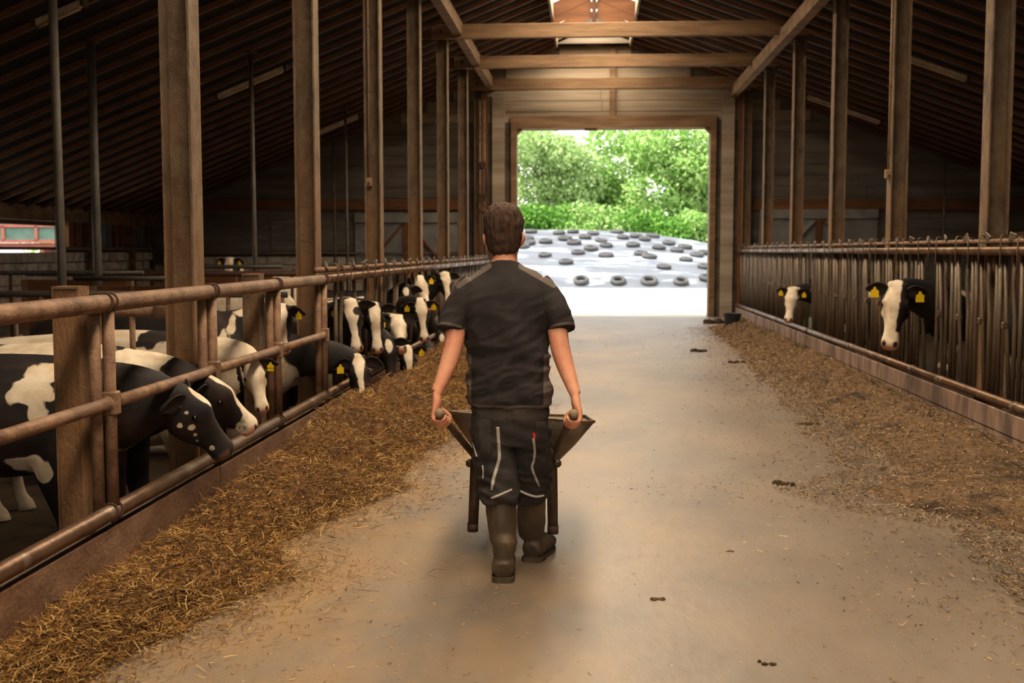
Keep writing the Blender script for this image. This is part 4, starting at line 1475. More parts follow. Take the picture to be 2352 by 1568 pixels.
    for (sx, sy_, sY, ra, rb, *ng) in wsp:            # single patches of the coat
        c_ = at(sx, sy_, sY)
        e_ = np.sqrt(((v[:, 0] - c_.x) / ra) ** 2 + ((v[:, 2] - c_.z) / rb) ** 2) + .4 * fnoise(v, 6, seed, 2) + .35 * fnoise(v, 15, seed)
        e_ = min(ra, rb) * (1 - e_)
        body = np.minimum(body, -e_) if ng else np.maximum(body, e_)
    fp = fp or {}
    y0 = fp.get('y0', 0) + fp.get('skew', 0) * (x - .25)
    if face == 'blaze':
        wdt = np.interp(x, [-.02, .06, .14, .24, .36, .44, .5], fp.get('w', [.03, .06, .05, .03, .028, .05, .06]))
        fd = np.minimum(wdt - np.abs(y - y0), (z + .115 + np.clip(x - .38, 0, .1) * 1.2) * .9)
    elif face == 'white':
        fd = np.minimum(.2 + z, fp.get('lim', .13) - np.abs(y)) + 0 * x
        fd = np.maximum(fd, (x - .3) * .4)
    elif face == 'half':
        fd = np.minimum(np.maximum(fp.get('cut', .02) - y, (x - .4) * .5), .2 + z)
    elif face == 'star':
        fd = np.minimum(.046 - np.sqrt((y * 1.1) ** 2 + ((x - .07) * np.where(x > .07, .42, .75)) ** 2) , z + .1)
        if fp.get('snip'):
            fd = np.maximum(fd, x - .47)
    else:
        fd = np.full(len(v), -.05)
    for (sx, sy_, sz, sr) in fp.get('spots', ()):
        fd = np.maximum(fd, sr - np.sqrt((x - sx) ** 2 + (y - sy_) ** 2 + (z - sz) ** 2))
    for (sx, sy_, sr) in fp.get('dark', ()):
        fd = np.minimum(fd, np.sqrt((x - sx) ** 2 + (y - sy_) ** 2) - sr)
    fd = fd + .011 * fnoise(ph, 13, seed) + .006 * fnoise(ph, 30, seed)
    wht_ = np.where(inh, fd, body)
    front = np.clip((x - .465 - .25 * np.clip(-.1 - z, 0, 1)) / .03, 0, 1) * (z > -.17)
    pink = np.where(inh, front * fp.get('pink', 1.0), 0) * np.clip(1 - (np.abs(z + .1) - .05) / .02, 0, 1)
    nos = np.zeros(len(v))
    for s_ in (-1, 1):
        dd = np.sqrt(((x - .505) / 1.3) ** 2 + ((y - s_ * .042)) ** 2 + ((z + .055) * .7) ** 2)
        nos = np.maximum(nos, np.clip((.023 - dd) / .006, 0, 1))
    mouth = np.clip((.006 - np.abs(z + .135 - (.5 - x) * .12)) / .004, 0, 1) * (x > .33) * (x < .53)
    drk = np.where(inh, np.maximum(nos, mouth * .8), 0)
    v2 = v - np.array(base)
    me = np_mesh('body', v2, f, 'cow_hide', {'wht': wht_, 'pnk': pink, 'drk': drk}, smooth=True)
    root = empty('cow', base, label, 'cow', group)
    link('body', me, root, (0, 0, 0))
    for k, s_ in enumerate((-1, 1)):
        if ears[k]:
            o = link('ear', EAR[s_], root, Hm @ V((.02, s_ * .07, -.045)) - base)
            q = Matrix.Rotation(R(-38), 3, 'Y')           # opening between the line of the nose and the brow
            ER = (HR @ q @ Matrix.Rotation(R(s_ * (random.uniform(-4, 16) if eback is None else eback)), 3, 'Z') @ Matrix.Rotation(R(-s_ * random.uniform(5, 22)), 3, 'X'))
            o.rotation_euler = ER.to_euler()
            epos = Hm @ V((.02, s_ * .07, -.045)) + (ER @ V((.012, s_ * .1, -.012))) * (h_ * 1.15)
            o.scale = (h_ * 1.15,) * 3
        e_ = link('eye', EYE, root, Hm @ V((.17, s_ * .096 * fat, -.06)) - base)
        e_.scale = (h_, h_, h_)
        if s_ in tags:
            n_ = HR @ V((.6, 0, .8))
            n_ = (n_ + V((.0, -.35, 0))).normalized()
            dn_ = (V((0, 0, 1)) - n_ * n_.z).normalized()
            sx_ = dn_.cross(n_)
            o = link('ear_tag', TAG, root, epos + n_ * .012 * h_ - base)
            o.rotation_euler = Matrix((sx_, dn_, n_)).transposed().to_euler()
            o.scale = (1.15 * h_,) * 3
            o['label'] = 'yellow ear tag'
            if number:
                link('tag_number', NUM, o, (0, -.045, .005))
    return root


GL = 'cattle at the left feed barrier'
# animals behind the pipe fence in the foreground
cow('nearly black cow with small pale face spots, nearest, stretching its head over the bottom rail', (-2.78, 6.2, PEN), 3, 1.05, at(432, 890, 6.38), at(548, 1026, 6.52), (.36, -.16, .9), 'star', 2.3, -.07,
    (), .0125, td=.8, eback=38, fat=1.13, wsp=((95, 858, 5.95, .13, .06), (75, 895, 5.95, .11, .1), (92, 945, 5.95, .05, .1), (65, 1065, 5.95, .1, .05), (100, 1085, 5.95, .06, .06), (268, 1080, 6.0, .11, .07)), fp={'spots': ((.21, -.118, -.115, .022), (.15, -.115, -.17, .02), (.27, -.095, -.14, .013), (.31, -.08, -.16, .012), (.41, -.07, -.12, .013), (.11, -.115, -.08, .014), (.05, -.1, -.1, .018)), 'pink': .25})
cow('brown-black cow with a slanting white blaze and pale muzzle, beside the nearest cow', (-2.82, 6.92, PEN), -2, 1.05, at(482, 862, 6.92), at(602, 968, 7.12), (.3, -.3, .85), 'blaze', 5.1, -.03, (-1,), .0135, td=.8, eback=34, fat=1.1, wsp=((60, 812, 6.65, .4, .06), (290, 838, 6.65, .17, .1), (350, 890, 6.65, .04, .09)),
    fp={'w': [.02, .03, .02, .022, .045, .07, .08], 'y0': -.005})
cow('white-faced cow with a numbered yellow ear tag, third behind the pipe fence', (-2.85, 8.12, PEN), 0, 1.05, at(578, 826, 8.05), at(604, 942, 7.95), (.3, -1, .3), 'white', 8.7, .075, (1,), .0145, number=True, fp={'lim': .125}, wsp=((325, 785, 7.8, .1, .06, 1), (480, 800, 7.8, .2, .12)))
cow('black cow with a white shoulder stripe, standing behind the fence near the second left column', (-2.98, 9.35, PEN), -8, 1.13, at(648, 704, 9.5), at(650, 806, 9.35), (.15, -1, .3), 'blaze', 11.4, -.09, (1,), .016, wsp=((545, 720, 9.1, .09, .03), (520, 750, 9.1, .03, .09), (508, 790, 9.1, .03, .1)),
    fp={'w': [.06, .08, .075, .06, .06, .07, .07], 'y0': -.02})
# heads put through the left barrier
B = [  # poll px, muzzle px, head y, body y, face, params, tags, text
    ((822, 818), (842, 926), 10.5, 10.5, 'blaze', {'w': [.03, .065, .05, .028, .022, .03, .045]}, (-1,), 'black cow with a narrowing white blaze, eating lowest at the left end of the barrier', -.03),
    ((806, 692), (822, 808), 11.12, 11.3, 'blaze', {'w': [.06, .085, .075, .04, .03, .05, .06], 'y0': -.005, 'dark': ((.11, .05, .048),)}, (-1,), 'black cow with a crooked white blaze, head raised at the left end of the barrier', -.05),
    ((860, 700), (868, 806), 11.85, 11.95, 'blaze', {'w': [.05, .07, .06, .05, .045, .055, .06]}, (-1,), 'cow with a broad white blaze and a drooping tagged ear, second at the barrier', .0),
    ((892, 776), (902, 878), 12.3, 12.6, 'star', {'snip': 0}, (-1,), 'black cow with a white forehead triangle, head low over the silage', -.06),
    ((912, 722), (930, 792), 12.9, 13.25, 'white', {}, (-1,), 'white-cheeked cow half hidden between the lowered heads', .03),
    ((936, 798), (947, 888), 13.35, 13.8, 'blaze', {'w': [.05, .06, .055, .04, .034, .045, .055]}, (-1, 1), 'cow with a straight white blaze, muzzle down in the silage beside the man', -.02),
    ((966, 690), (979, 800), 13.95, 14.8, 'blaze', {'w': [.04, .08, .075, .05, .035, .05, .06]}, (-1, 1), 'cow with a bold white blaze and pink nose, head up close to the man', -.02),
    ((931, 656), (942, 740), 14.9, 15.3, 'star', {}, (), 'black cow with a small white forehead patch, behind the bold-blazed one', -.06),
    ((962, 634), (985, 704), 15.6, 15.95, 'white', {'lim': .12}, (1,), 'white-headed cow at the back of the barrier group', .05),
    ((988, 792), (992, 856), 15.9, 16.6, 'black', {}, (-1, 1), 'dark cow with two yellow tags, head low next to the arm of the man', -.06),
    ((1022, 626), (1034, 694), 17.0, 17.25, 'blaze', {'w': [.08, .085, .07, .045, .04, .05, .06]}, (-1,), 'cow with a wide white forehead, farthest up the barrier near the shoulder of the man', .0),
    ((1014, 764), (1022, 834), 17.3, 18.3, 'star', {'snip': 1}, (-1,), 'black cow with a pale muzzle almost hidden by the man', -.05)]
for k, (pp_, mp_, hy_, by_, fc_, fp_, tg_, tx_, bias_) in enumerate(B):
    cow(tx_, (-2.98, by_, PEN), 0, .96, at(*pp_, hy_), at(*mp_, hy_ - .12), (.25, -1, .28), fc_, 20 + 3.7 * k, bias_, tg_, .0185 if k < 7 else .023, hs=.93 if k > 0 else .95, group=GL, fp=fp_, neckw=.85)
# right barrier
cow('cow with a half white, half black face leaning out of the right barrier', (4.35, 12.7, PEN), 184, 1.12, at(2062, 652, 12.2), at(2042, 792, 12.0), (-.3, -1, .3), 'half', 61.3, -.03, (-1, 1), .015, fp={'cut': .035}, neckw=.9)
cow('smaller white-faced cow farther along the right barrier', (4.4, 19.2, PEN), 182, 1.08, at(1820, 662, 18.75), at(1808, 742, 18.55), (-.3, -1, .3), 'white', 66.1, -.05, (-1, 1), .019, hs=1.03, fp={'lim': .11}, neckw=.85)
cow('patched cow standing behind the bars at the right edge', (6.1, 9.6, PEN), 200, 1.14, at(2420, 640, 10.2), at(2440, 740, 10.2), (-.3, -.6, .7), 'black', 72.6, .02, (), .028, hs=1.05)
# loose in the pens at the back
cow('white-faced cow looking over from the back of the left pens', (-6.15, 19.9, PEN), -78, 1.1, at(526, 592, 19.2), at(524, 650, 19.0), (.1, -1, .3), 'white', 80.2, .06, (-1, 1), .023, hs=.95, fp={'lim': .075})
cow('pale-backed cow standing sideways behind the nearest left column', (-5.9, 15.3, PEN), 176, 1.14, (-7.2, 15.1, .75), (-7.5, 14.95, .4), (-.5, 0, .8), 'blaze', 85.9, .07, (), .028)
cow('white-rumped cow seen over the fence left of the second column', (-5.6, 20.9, PEN), 80, 1.14, None, None, None, 'black', 91.4, .08, (), .028)
# ================================================================== wheelbarrow
gl, gr = at(1008, 947, 5.34), at(1318, 949, 5.34)
tl_, tr_ = at(1093, 1050, 6.02), at(1267, 1050, 6.02)
bl_, br_ = at(1086, 1216, 6.0), at(1270, 1221, 6.0)
bx = (tl_.x + tr_.x) / 2
ax = V((bx, 7.12, .2))
wb = empty('wheelbarrow', (bx, 6.4, 0), 'dull steel wheelbarrow pushed by the man', 'wheelbarrow')
for g_, t_, b_, s_ in ((gl, tl_, bl_, -1), (gr, tr_, br_, 1)):
    d = (t_ - g_).normalized()
    MB().tube([g_ + d * .1, t_, V((bx + s_ * .14, 6.75, .3)), ax + V((s_ * .09, 0, 0))], .019, 12).build('handle_bar', 'barrow_frame', wb, True)
    MB().tube([g_ - d * .01, g_, g_ + d * .13], [.017, .0215, .0215], 14).build('grip', 'grip', wb, True)
    MB().tube([t_ + V((0, 0, -.02)), (t_ + b_) / 2 + V((0, .01, 0)), b_], [.03, .029, .027], 12).build('leg', 'barrow_frame', wb, True)
    MB().tube([b_ + V((0, 0, .035)), b_ - V((0, 0, .008))], .030, 12).build('foot', 'barrow_frame', wb, True)
    MB().tube([(t_ * .45 + b_ * .55), V((bx + s_ * .15, 6.62, .33))], .013, 8).build('stay', 'barrow_frame', wb, True)
MB().tube([tl_ * .35 + bl_ * .65 + V((0, .02, 0)), tr_ * .35 + br_ * .65 + V((0, .02, 0))], .012, 8)
# pan
nl, nr = at(1028, 946, 6.02), at(1366, 969, 6.02)
rim = [nl, nr, V((nr.x - .05, 7.0, .6)), V((nl.x + .05, 7.0, .62))]
b0, b1 = at(1098, 1046, 6.16), at(1284, 1056, 6.16)
bot = [b0, b1, V((b1.x - .03, 6.72, .36)), V((b0.x + .03, 6.72, .36))]


def rounded(q, r_, n=5):
    out = []
    for i in range(4):
        p, a, c_ = q[i], q[i - 1], q[(i + 1) % 4]
        u1, u2 = (a - p).normalized() * r_, (c_ - p).normalized() * r_
        for k in range(n):
            t = k / (n - 1)
            out.append(p + u1 * (1 - t) ** 2 + u2 * t ** 2)
    return out


mb = MB()
lv = [rounded(rim, .07), rounded([p_ * .45 + q_ * .55 + V((0, 0, -.01)) for p_, q_ in zip(rim, bot)], .08), rounded(bot, .09)]
cen = sum(bot, V()) / 4
lv.append([p_ * .55 + cen * .45 + V((0, 0, -.012)) for p_ in lv[2]])
n = len(lv[0])
vs = [p_ for L in lv for p_ in L]
fs = [(i * n + k, i * n + (k + 1) % n, (i + 1) * n + (k + 1) % n, (i + 1) * n + k) for i in range(3) for k in range(n)]
fs.append(tuple(range(3 * n, 4 * n)))
mb.add(vs, fs)
pan = mb.build('pan', 'barrow_steel', wb, True)
so = pan.modifiers.new('thickness', 'SOLIDIFY')
so.thickness = .004
MB().tube(lv[0] + [lv[0][0]], .009, 8, False).build('rim', 'barrow_steel', wb, True)
MB().bevbox(tr_ + V((.03, -.01, -.03)), (.045, .045, .04), .012).build('bracket', 'barrow_frame', wb)
MB().bevbox(tl_ + V((-.03, -.01, -.03)), (.045, .045, .04), .012).build('bracket', 'barrow_frame', wb)
wp = [(.15, -.03), (.165, -.04), (.19, -.035), (.2, -.015), (.2, .015), (.19, .035), (.165, .04), (.15, .03), (.15, -.03)]
MR = Matrix.Rotation(math.pi / 2, 4, 'Y')
wh = MB().lathe(wp, 28, ax, MR).build('wheel', 'sole', wb, True)
MB().lathe([(.03, -.05), (.03, -.02), (.15, -.015), (.15, .015), (.03, .02), (.03, .05), (.001, .05)], 24, ax, MR).build('hub', 'rust_dark', wh, True)

# ================================================================== the man
PS = 5.6 / FPX
man = empty('person', (at(1170, 1300, 5.6).x, 5.6, 0), 'man in a dark T-shirt, black work trousers and rubber boots walking away with a wheelbarrow', 'person')


def rw(cx, cy, hw, dp, Y=5.6):
    p = at(cx, cy, Y)
    return (p.x, p.y, p.z, hw * Y / FPX, dp)


UPY = (0.001, 1, 0)
body = MB()
# torso, neck
loft(body, [rw(1171, 1000, 60, .09), rw(1171, 930, 78, .11), rw(1170, 850, 76, .105), rw(1165, 760, 84, .11), rw(1160, 690, 90, .105, 5.62), rw(1159, 650, 80, .085, 5.63), rw(1158, 622, 46, .065, 5.64), rw(1158, 600, 29, .058, 5.655), rw(1158, 575, 27, .058, 5.67), rw(1157, 555, 26, .055, 5.68)], UPY, 18, .95, 3)
top = at(1157, 481, 5.69)
HK = 1.13                                   # head size
nv0 = len(body.v)
hx, hz0 = top.x, top.z - .232
hyc = 5.70
loft(body, [(hx, hyc + .06, hz0, .035, .035), (hx, hyc + .045, hz0 + .02, .05, .055), (hx, hyc + .02, hz0 + .06, .066, .085), (hx, hyc + .005, hz0 + .1, .073, .096), (hx, hyc - .002, hz0 + .14, .077, .1), (hx, hyc - .004, hz0 + .18, .074, .096), (hx, hyc - .004, hz0 + .212, .058, .075), (hx, hyc - .004, hz0 + .23, .03, .04)], UPY, 18, .95, 3)
loft(body, [(hx, hyc + .098, hz0 + .13, .01, .012), (hx, hyc + .11, hz0 + .1, .013, .014), (hx, hyc + .115, hz0 + .085, .017, .016), (hx, hyc + .105, hz0 + .075, .014, .012)], UPY, 8, 1, 2)      # nose
ball(body, (hx, hyc + .085, hz0 + .052), (.026, .016, .009), 10)                                                                                                               # lips
for s_ in (-1, 1):
    loft(body, [(hx + s_ * .068, hyc + .008, hz0 + .07, .006, .012), (hx + s_ * .08, hyc - .004, hz0 + .085, .009, .017), (hx + s_ * .086, hyc - .012, hz0 + .105, .009, .021), (hx + s_ * .085, hyc - .012, hz0 + .122, .008, .018), (hx + s_ * .076, hyc - .002, hz0 + .132, .006, .01)], UPY, 10, 1, 2)
PIV = V((hx, hyc, hz0 + .24))
body.v[nv0:] = [tuple(PIV + (V(q) - PIV) * HK) for q in body.v[nv0:]]
# legs under the trousers
loft(body, [rw(1128, 980, 34, .075), rw(1138, 1075, 28, .06, 5.57), rw(1150, 1180, 22, .05, 5.52), rw(1157, 1290, 17, .04, 5.5)], UPY, 12, 1, 3)
loft(body, [rw(1220, 980, 34, .075), rw(1223, 1080, 28, .06, 5.72), rw(1222, 1170, 22, .05, 5.8), rw(1222, 1240, 17, .04, 5.9)], UPY, 12, 1, 3)
# arms and hands
arms = {-1: [(1078, 668, 30, .065, 5.62), (1052, 735, 25, .055, 5.58), (1041, 795, 22.5, .048, 5.53), (1030, 835, 21, .044, 5.5), (1012, 880, 16, .035, 5.455), (1002, 902, 13.5, .028, 5.43)],
        1: [(1250, 668, 30, .065, 5.62), (1276, 735, 25, .055, 5.58), (1286, 795, 22.5, .048, 5.53), (1297, 835, 21, .044, 5.5), (1313, 882, 16, .035, 5.455), (1322, 906, 13.5, .028, 5.43)]}
for s_ in (-1, 1):
    loft(body, [rw(*q[:4], q[4]) for q in arms[s_]], UPY, 14, 1, 3)
    g_ = gl if s_ < 0 else gr
    t_ = tl_ if s_ < 0 else tr_
    a_ = (t_ - g_).normalized()                 # along the handle, away from the viewer
    o_ = V((s_, 0, 0))
    o_ = (o_ - a_ * o_.dot(a_)).normalized()    # outward
    u_ = (a_.cross(o_)) * (-s_)                 # up
    if u_.z < 0:
        u_ = -u_
    c_ = g_ + a_ * .066

    def hp(f_, o2, u2):
        return c_ + a_ * f_ + o_ * o2 + u_ * u2
    wr_ = V(rw(*arms[s_][-1][:4], arms[s_][-1][4])[:3])
    # palm lies on the outer side and over the grip
    loft(body, [tuple(wr_) + (.02, .027), tuple(wr_ * .5 + hp(-.008, .02, .03) * .5) + (.022, .034), tuple(hp(-.004, .032, .022)) + (.017, .044), tuple(hp(.0, .035, -.004)) + (.014, .043), tuple(hp(.002, .03, -.02)) + (.01, .038)], tuple(a_), 14, .9, 3)
    for k, (f_, L) in enumerate(((.036, .95), (.013, 1.06), (-.011, 1.0), (-.033, .82))):
        pts = [hp(f_, .036, -.002), hp(f_, .036, -.022 * L), hp(f_ + .001, .018, -.037 * L), hp(f_ + .001, -.006, -.037 * L), hp(f_, -.026 * L, -.024 * L), hp(f_, -.031 * L, -.006)]
        A = catmull([tuple(p_) + (r_,) for p_, r_ in zip(pts, (.0105, .0105, .0098, .0092, .0088, .0075))], 3)
        body.tube([V(q[:3]) for q in A], [q[3] for q in A], 10)
        ball(body, pts[-1], .0078, 8)
    pts = [hp(-.01, .024, .034), hp(.016, .014, .04), hp(.036, -.004, .036), hp(.05, -.02, .024), hp(.054, -.027, .012)]
    A = catmull([tuple(p_) + (r_,) for p_, r_ in zip(pts, (.015, .0135, .0115, .0105, .0088))], 3)
    body.tube([V(q[:3]) for q in A], [q[3] for q in A], 10)
    ball(body, pts[-1], .0088, 8)
v, f, nn = fuse(body, .0058, 3, .5)
link('body', np_mesh('body', v, f, 'skin', smooth=True), man)
for s_ in (-1, 1):
    mb = MB()
    ball(mb, (hx + s_ * .031, hyc + .083, hz0 + .118), .0115, 10)
    mb.v = [tuple(PIV + (V(q) - PIV) * HK) for q in mb.v]
    eo = mb.build('eye', 'eye_white', man, True)
    mb = MB()
    ball(mb, (hx + s_ * .031, hyc + .091, hz0 + .118), .0055, 8)
    mb.v = [tuple(PIV + (V(q) - PIV) * HK) for q in mb.v]
    mb.build('iris', 'eye', eo, True)

# hair
hb = MB()
loft(hb, [(hx, hyc - .05, hz0 + .03, .04, .025), (hx, hyc - .05, hz0 + .05, .058, .052), (hx, hyc - .042, hz0 + .075, .072, .076), (hx, hyc - .028, hz0 + .11, .081, .096), (hx, hyc - .016, hz0 + .15, .088, .11), (hx, hyc - .006, hz0 + .19, .087, .114), (hx, hyc + .002, hz0 + .228, .072, .098), (hx, hyc + .008, hz0 + .252, .038, .055)], UPY, 20, .95, 3)
ball(hb, (hx + .01, hyc + .06, hz0 + .215), (.06, .05, .03), 12)
hb.v = [tuple(PIV + (V(q) - PIV) * HK) for q in hb.v]
v, f, nn = fuse(hb, .006, 3)
q = np.column_stack([v[:, 0] * 60, v[:, 1] * 60, v[:, 2] * 22])
v = v + nn * (fnoise(q, 1.0, 4.4, 2) * .005 + fnoise(v, 22, 9.0) * .006)[:, None]
link('hair', np_mesh('hair', v, f, 'hair', smooth=True), man)

# T-shirt
sh = MB()
loft(sh, [rw(1172, 926, 93, .135), rw(1172, 915, 94, .14), rw(1171, 885, 93, .142), rw(1169, 840, 89, .135), rw(1165, 785, 93, .133), rw(1162, 730, 101, .135), rw(1161, 690, 104, .13, 5.61), rw(1160, 662, 100, .115, 5.62), rw(1159, 640, 84, .095, 5.63), rw(1158, 622, 58, .08, 5.64), rw(1158, 607, 37, .068, 5.65)], UPY, 28, .88, 3)
slv = {-1: [(1092, 660, 36, .085, 5.62), (1072, 682, 35, .08, 5.61), (1052, 715, 33, .078, 5.59), (1040, 742, 31, .072, 5.57), (1037, 756, 30, .07, 5.56)],
       1: [(1232, 660, 36, .085, 5.62), (1254, 682, 35, .08, 5.61), (1274, 715, 33, .078, 5.59), (1284, 742, 31, .072, 5.57), (1287, 756, 30, .07, 5.56)]}
for s_ in (-1, 1):
    loft(sh, [rw(*q_[:4], q_[4]) for q_ in slv[s_]], UPY, 16, 1, 3)
v, f, nn = fuse(sh, .0078, 2)
cx = at(1168, 800, 5.6).x
hz = v[:, 2].min()
zt_ = v[:, 2]
diag = np.column_stack([(v[:, 0] + .5 * v[:, 2]) * 5, v[:, 1] * 4, (v[:, 2] - .45 * v[:, 0]) * 13])
w1 = fnoise(diag, 1.0, 2.0)
ridge = 1 - np.abs(w1) * 2.2
lowm = np.interp(zt_, [hz, hz + .15, hz + .4, hz + .6], [1.0, 1.25, .55, .25])
v = v + nn * (ridge * .015 * lowm + (1 - np.abs(fnoise(diag, 2.0, 5.0)) * 2.2) * .006 * lowm + fnoise(v, 7, 6.6) * .012)[:, None]
pan_ = np.zeros(len(v))


def segd(P, a, b_):
    a, b_ = np.array(a), np.array(b_)
    t = np.clip(((P - a) @ (b_ - a)) / ((b_ - a) @ (b_ - a)), 0, 1)
    return np.linalg.norm(P - a - t[:, None] * (b_ - a), axis=1)


XZ = v[:, [0, 2]]
for a, b_ in (((1122, 611), (1052, 656)), ((1196, 611), (1272, 654))):
    A, Bq = at(*a, 5.55), at(*b_, 5.55)
    pan_ = np.maximum(pan_, np.clip((.014 - segd(XZ, (A.x, A.z), (Bq.x, Bq.z))) / .006 + .5, 0, 1))
sidew = np.abs(v[:, 0] - cx) - np.interp(zt_, [hz, hz + .25, hz + .35], [.178, .178, .4])
pan_ = np.maximum(pan_, np.clip(sidew / .006 + .5, 0, 1) * (v[:, 2] < hz + .3))
pan_ = np.maximum(pan_, np.clip((hz + .014 - zt_) / .004 + .5, 0, 1))
for s_ in (-1, 1):
    P, Q = V(rw(*slv[s_][-1][:4], slv[s_][-1][4])[:3]), V(rw(*slv[s_][-2][:4], slv[s_][-2][4])[:3])
    ax_ = np.array((P - Q).normalized())
    dd = (v - np.array(P)) @ ax_
    near = (np.linalg.norm(v - np.array(P), axis=1) < .1) & (np.abs(v[:, 0] - cx) > .205)
    pan_ = np.maximum(pan_, np.where(near, np.clip(1.2 - np.abs(dd + .006) / .009, 0, 1), 0))
link('t_shirt', np_mesh('t_shirt', v, f, 'shirt', {'pan': pan_}, smooth=True), man)
nk = at(1158, 609, 5.65)
MB().tube([(nk.x + .074 * math.cos(a_), nk.y + .066 * math.sin(a_), nk.z - .004 + .012 * math.sin(a_)) for a_ in np.linspace(0, 2 * math.pi, 30)], .007, 8, False).build('collar', 'shirt', man, True)

# trousers
tb = MB()
loft(tb, [rw(1171, 900, 82, .12), rw(1171, 930, 88, .13), rw(1172, 965, 91, .135), rw(1172, 1000, 86, .12), rw(1172, 1018, 70, .1)], UPY, 24, .9, 3)
loft(tb, [rw(1124, 975, 44, .11), rw(1132, 1025, 48, .1, 5.58), rw(1140, 1070, 46, .092, 5.57), rw(1145, 1105, 43, .088, 5.55), rw(1146, 1135, 42, .088, 5.53), rw(1146, 1146, 41, .086, 5.53)], UPY, 18, .95, 3)
loft(tb, [rw(1221, 975, 44, .11), rw(1219, 1025, 46, .1, 5.65), rw(1220, 1070, 43, .09, 5.7), rw(1220, 1105, 39, .084, 5.74), rw(1220, 1130, 36, .082, 5.76), rw(1220, 1141, 35, .08, 5.77)], UPY, 18, .95, 3)
v, f, nn = fuse(tb, .0078, 2)
zz_ = v[:, 2]
fold = np.column_stack([v[:, 0] * 6, v[:, 1] * 5, zz_ * 17 + v[:, 0] * 6])
w1 = 1 - np.abs(fnoise(fold, 1.0, 7.7)) * 2.2
km = np.interp(zz_, [.4, .52, .7, .95], [1.3, 1.2, .7, .5])
v = v + nn * (w1 * .016 * km + fnoise(v, 10, 1.1) * .010)[:, None]
tme = np_mesh('trousers', v, f, 'trouser', smooth=True)
trs = link('trousers', tme, man)
bvh = BVHTree.FromPolygons([tuple(p_) for p_ in v], [tuple(q_) for q_ in f])


def onto(px, py):
    d = (_d + _r * ((px - 1176) / FPX) + _u * ((784 - py) / FPX)).normalized()
    h_ = bvh.ray_cast(V((0, 0, CAM_H)) + d * 4, d)
    return (h_[0], h_[1]) if h_[0] is not None else (None, None)


def ribbon(name, pix, wd, m_, th=.0035, parent=trs):
    A = catmull([(x, y) for x, y in pix], 6)
    pts = []
    for x, y in A:
        p_, n_ = onto(x, y)
        if p_ is not None:
            pts.append((p_, n_ if n_.y < 0 else -n_))
    vs, fs = [], []
    for i, (p_, n_) in enumerate(pts):
        t = (pts[min(i + 1, len(pts) - 1)][0] - pts[max(i - 1, 0)][0]).normalized()
        s2 = t.cross(V((0, -1, 0))).normalized() * wd / 2
        q = V((0, -1, 0))
        vs += [p_ - s2 - q * .003, p_ - s2 + q * th, p_ + s2 + q * th, p_ + s2 - q * .003]
    for i in range(len(pts) - 1):
        for k in range(4):
            fs.append((i * 4 + k, i * 4 + (k + 1) % 4, i * 4 + 4 + (k + 1) % 4, i * 4 + 4 + k))
    fs += [(3, 2, 1, 0), tuple(len(vs) - 4 + k for k in range(4))]
    return MB().add(vs, fs).build(name, m_, parent, True)


def patch(name, c4, m_, th, parent=trs, N_=9):
    vs, fs = [], []
    for i in range(N_):
        for j in range(N_):
            a, b_ = i / (N_ - 1), j / (N_ - 1)
            x = (c4[0][0] * (1 - b_) + c4[1][0] * b_) * (1 - a) + (c4[3][0] * (1 - b_) + c4[2][0] * b_) * a
            y = (c4[0][1] * (1 - b_) + c4[1][1] * b_) * (1 - a) + (c4[3][1] * (1 - b_) + c4[2][1] * b_) * a
            p_, n_ = onto(x, y)
            if p_ is None:
                p_ = V(vs[-1]) if vs else at(x, y, 5.55)
            edge = i in (0, N_ - 1) or j in (0, N_ - 1)
            vs.append(p_ + V((0, .006 if edge else -th, 0)))
    for i in range(N_ - 1):
        for j in range(N_ - 1):
            a = i * N_ + j
            fs.append((a, a + 1, a + N_ + 1, a + N_))
    return MB().add(vs, fs).build(name, m_, parent, True)


ribbon('zip', [(1143, 980), (1145, 1010), (1147, 1048), (1143, 1068), (1134, 1098), (1130, 1126)], .016, 'zip')
ribbon('zip', [(1225, 1006), (1228, 1035), (1226, 1058), (1222, 1072), (1228, 1092), (1239, 1117)], .012, 'zip')
ribbon('hem_piping', [(1128, 1144), (1146, 1137), (1162, 1130), (1176, 1124)], .011, 'piping')
ribbon('hem_piping', [(1195, 1127), (1212, 1135), (1232, 1140), (1250, 1137)], .011, 'piping')
ribbon('zip_pull', [(1226, 993), (1227, 999), (1228, 1006)], .013, 'red_tab', .006)
ribbon('side_piping', [(1085, 1015), (1090, 1030), (1095, 1048)], .008, 'piping')
ribbon('side_piping', [(1108, 1068), (1110, 1082), (1109, 1098)], .007, 'piping')
patch('cargo_pocket', [(1092, 962), (1128, 955), (1132, 1052), (1102, 1055)], 'pocket', .016)
patch('back_pocket_flap', [(1194, 917), (1246, 915), (1242, 926), (1200, 928)], 'pocket', .006)
patch('thigh_pocket', [(1226, 968), (1258, 962), (1258, 1010), (1232, 1006)], 'pocket', .010)


# boots
def ground(px, py):
    d = _d + _r * ((px - 1176) / FPX) + _u * ((784 - py) / FPX)
    return V((0, 0, CAM_H)) + d * (-CAM_H / d.z)


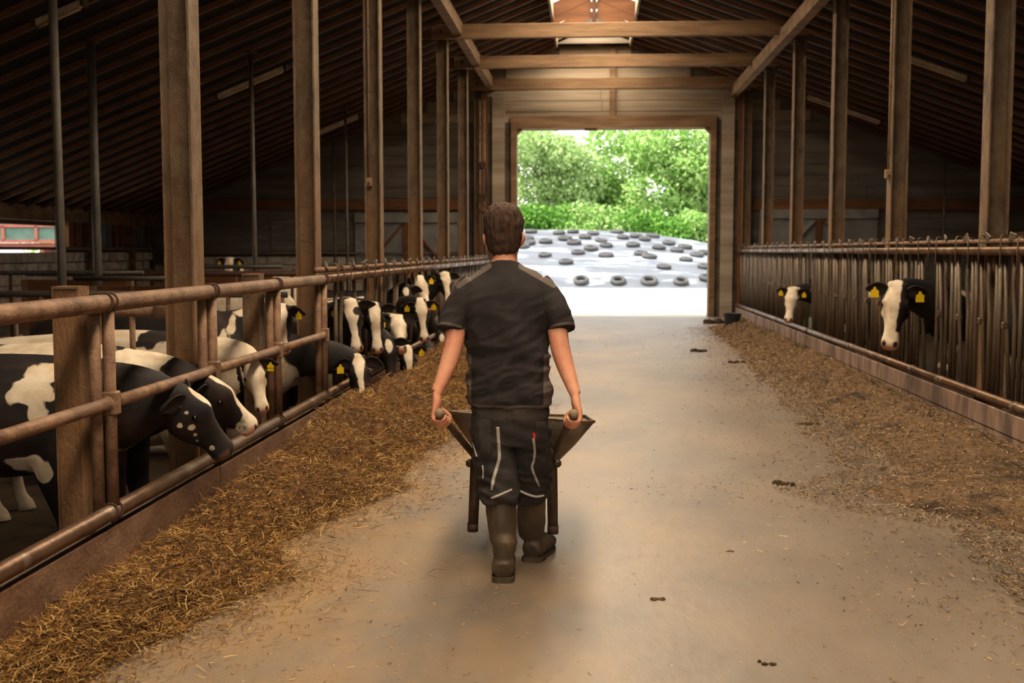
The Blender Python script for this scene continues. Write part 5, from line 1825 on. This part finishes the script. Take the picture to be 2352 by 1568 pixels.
def boot(rows, heel, ang, m_='boot'):
    mb = MB()
    loft(mb, rows, UPY, 18, 1.0, 3)
    dr = V((math.sin(ang), math.cos(ang), 0))
    h0 = heel
    foot = [(-.02, .055, .04, .045), (.0, .062, .055, .058), (.04, .072, .058, .068), (.1, .075, .056, .068), (.16, .064, .054, .056), (.22, .052, .056, .046), (.275, .044, .046, .036), (.31, .038, .022, .022)]
    loft(mb, [tuple(h0 + dr * a + V((0, 0, z))) + (w_, hh) for a, z, w_, hh in foot], (0, 0, 1), 16, .9, 3)
    v_, f_, n_ = fuse(mb, .0065, 3)
    v_[:, 2] = np.maximum(v_[:, 2], .012)
    cre = np.column_stack([v_[:, 0] * 4, v_[:, 1] * 4, v_[:, 2] * 26])
    v_ = v_ + n_ * (fnoise(cre, 1.0, 3.1) * .004 * np.interp(v_[:, 2], [.05, .1, .2, .3], [0, 1, .8, .15]) + fnoise(v_, 14, .4) * .002)[:, None]
    o = link('boot', np_mesh('boot', v_, f_, m_, smooth=True), man)
    sb = MB()
    poly = [(-.03, -.038), (-.03, .038), (-.01, .056), (.03, .06), (.1, .055), (.2, .06), (.26, .052), (.31, .02), (.31, -.02), (.26, -.052), (.2, -.06), (.1, -.055), (.03, -.06), (-.01, -.056)]
    Mx = Matrix.Translation(h0) @ Matrix.Rotation(math.pi / 2 - ang, 4, 'Z')
    sb.prism([(x_, y_ * .9) for x_, y_ in poly], Mx, .018)
    sb.prism([(-.032, -.036), (-.032, .036), (-.012, .055), (.06, .058), (.06, -.058), (-.012, -.055)], Mx, .024)
    sb.build('sole', 'sole', o)
    return o


hl = ground(1155, 1338)
hr = ground(1222, 1291)
boot([rw(1150, 1138, 36, .078, 5.53), rw(1152, 1180, 36, .076, 5.525), rw(1155, 1230, 32, .066, 5.515), (hl.x + .005, hl.y + .05, .19, .062, .064), (hl.x, hl.y + .055, .11, .05, .06), (hl.x, hl.y + .05, .05, .042, .055)], hl + V((0, .02, 0)), R(-2))
boot([rw(1220, 1132, 34, .075, 5.77), rw(1221, 1180, 33, .072, 5.81), rw(1221, 1220, 31, .064, 5.86), (hr.x + .004, hr.y + .055, .19, .06, .062), (hr.x, hr.y + .06, .11, .05, .06), (hr.x, hr.y + .05, .05, .042, .055)], hr + V((0, .02, 0)), R(16))
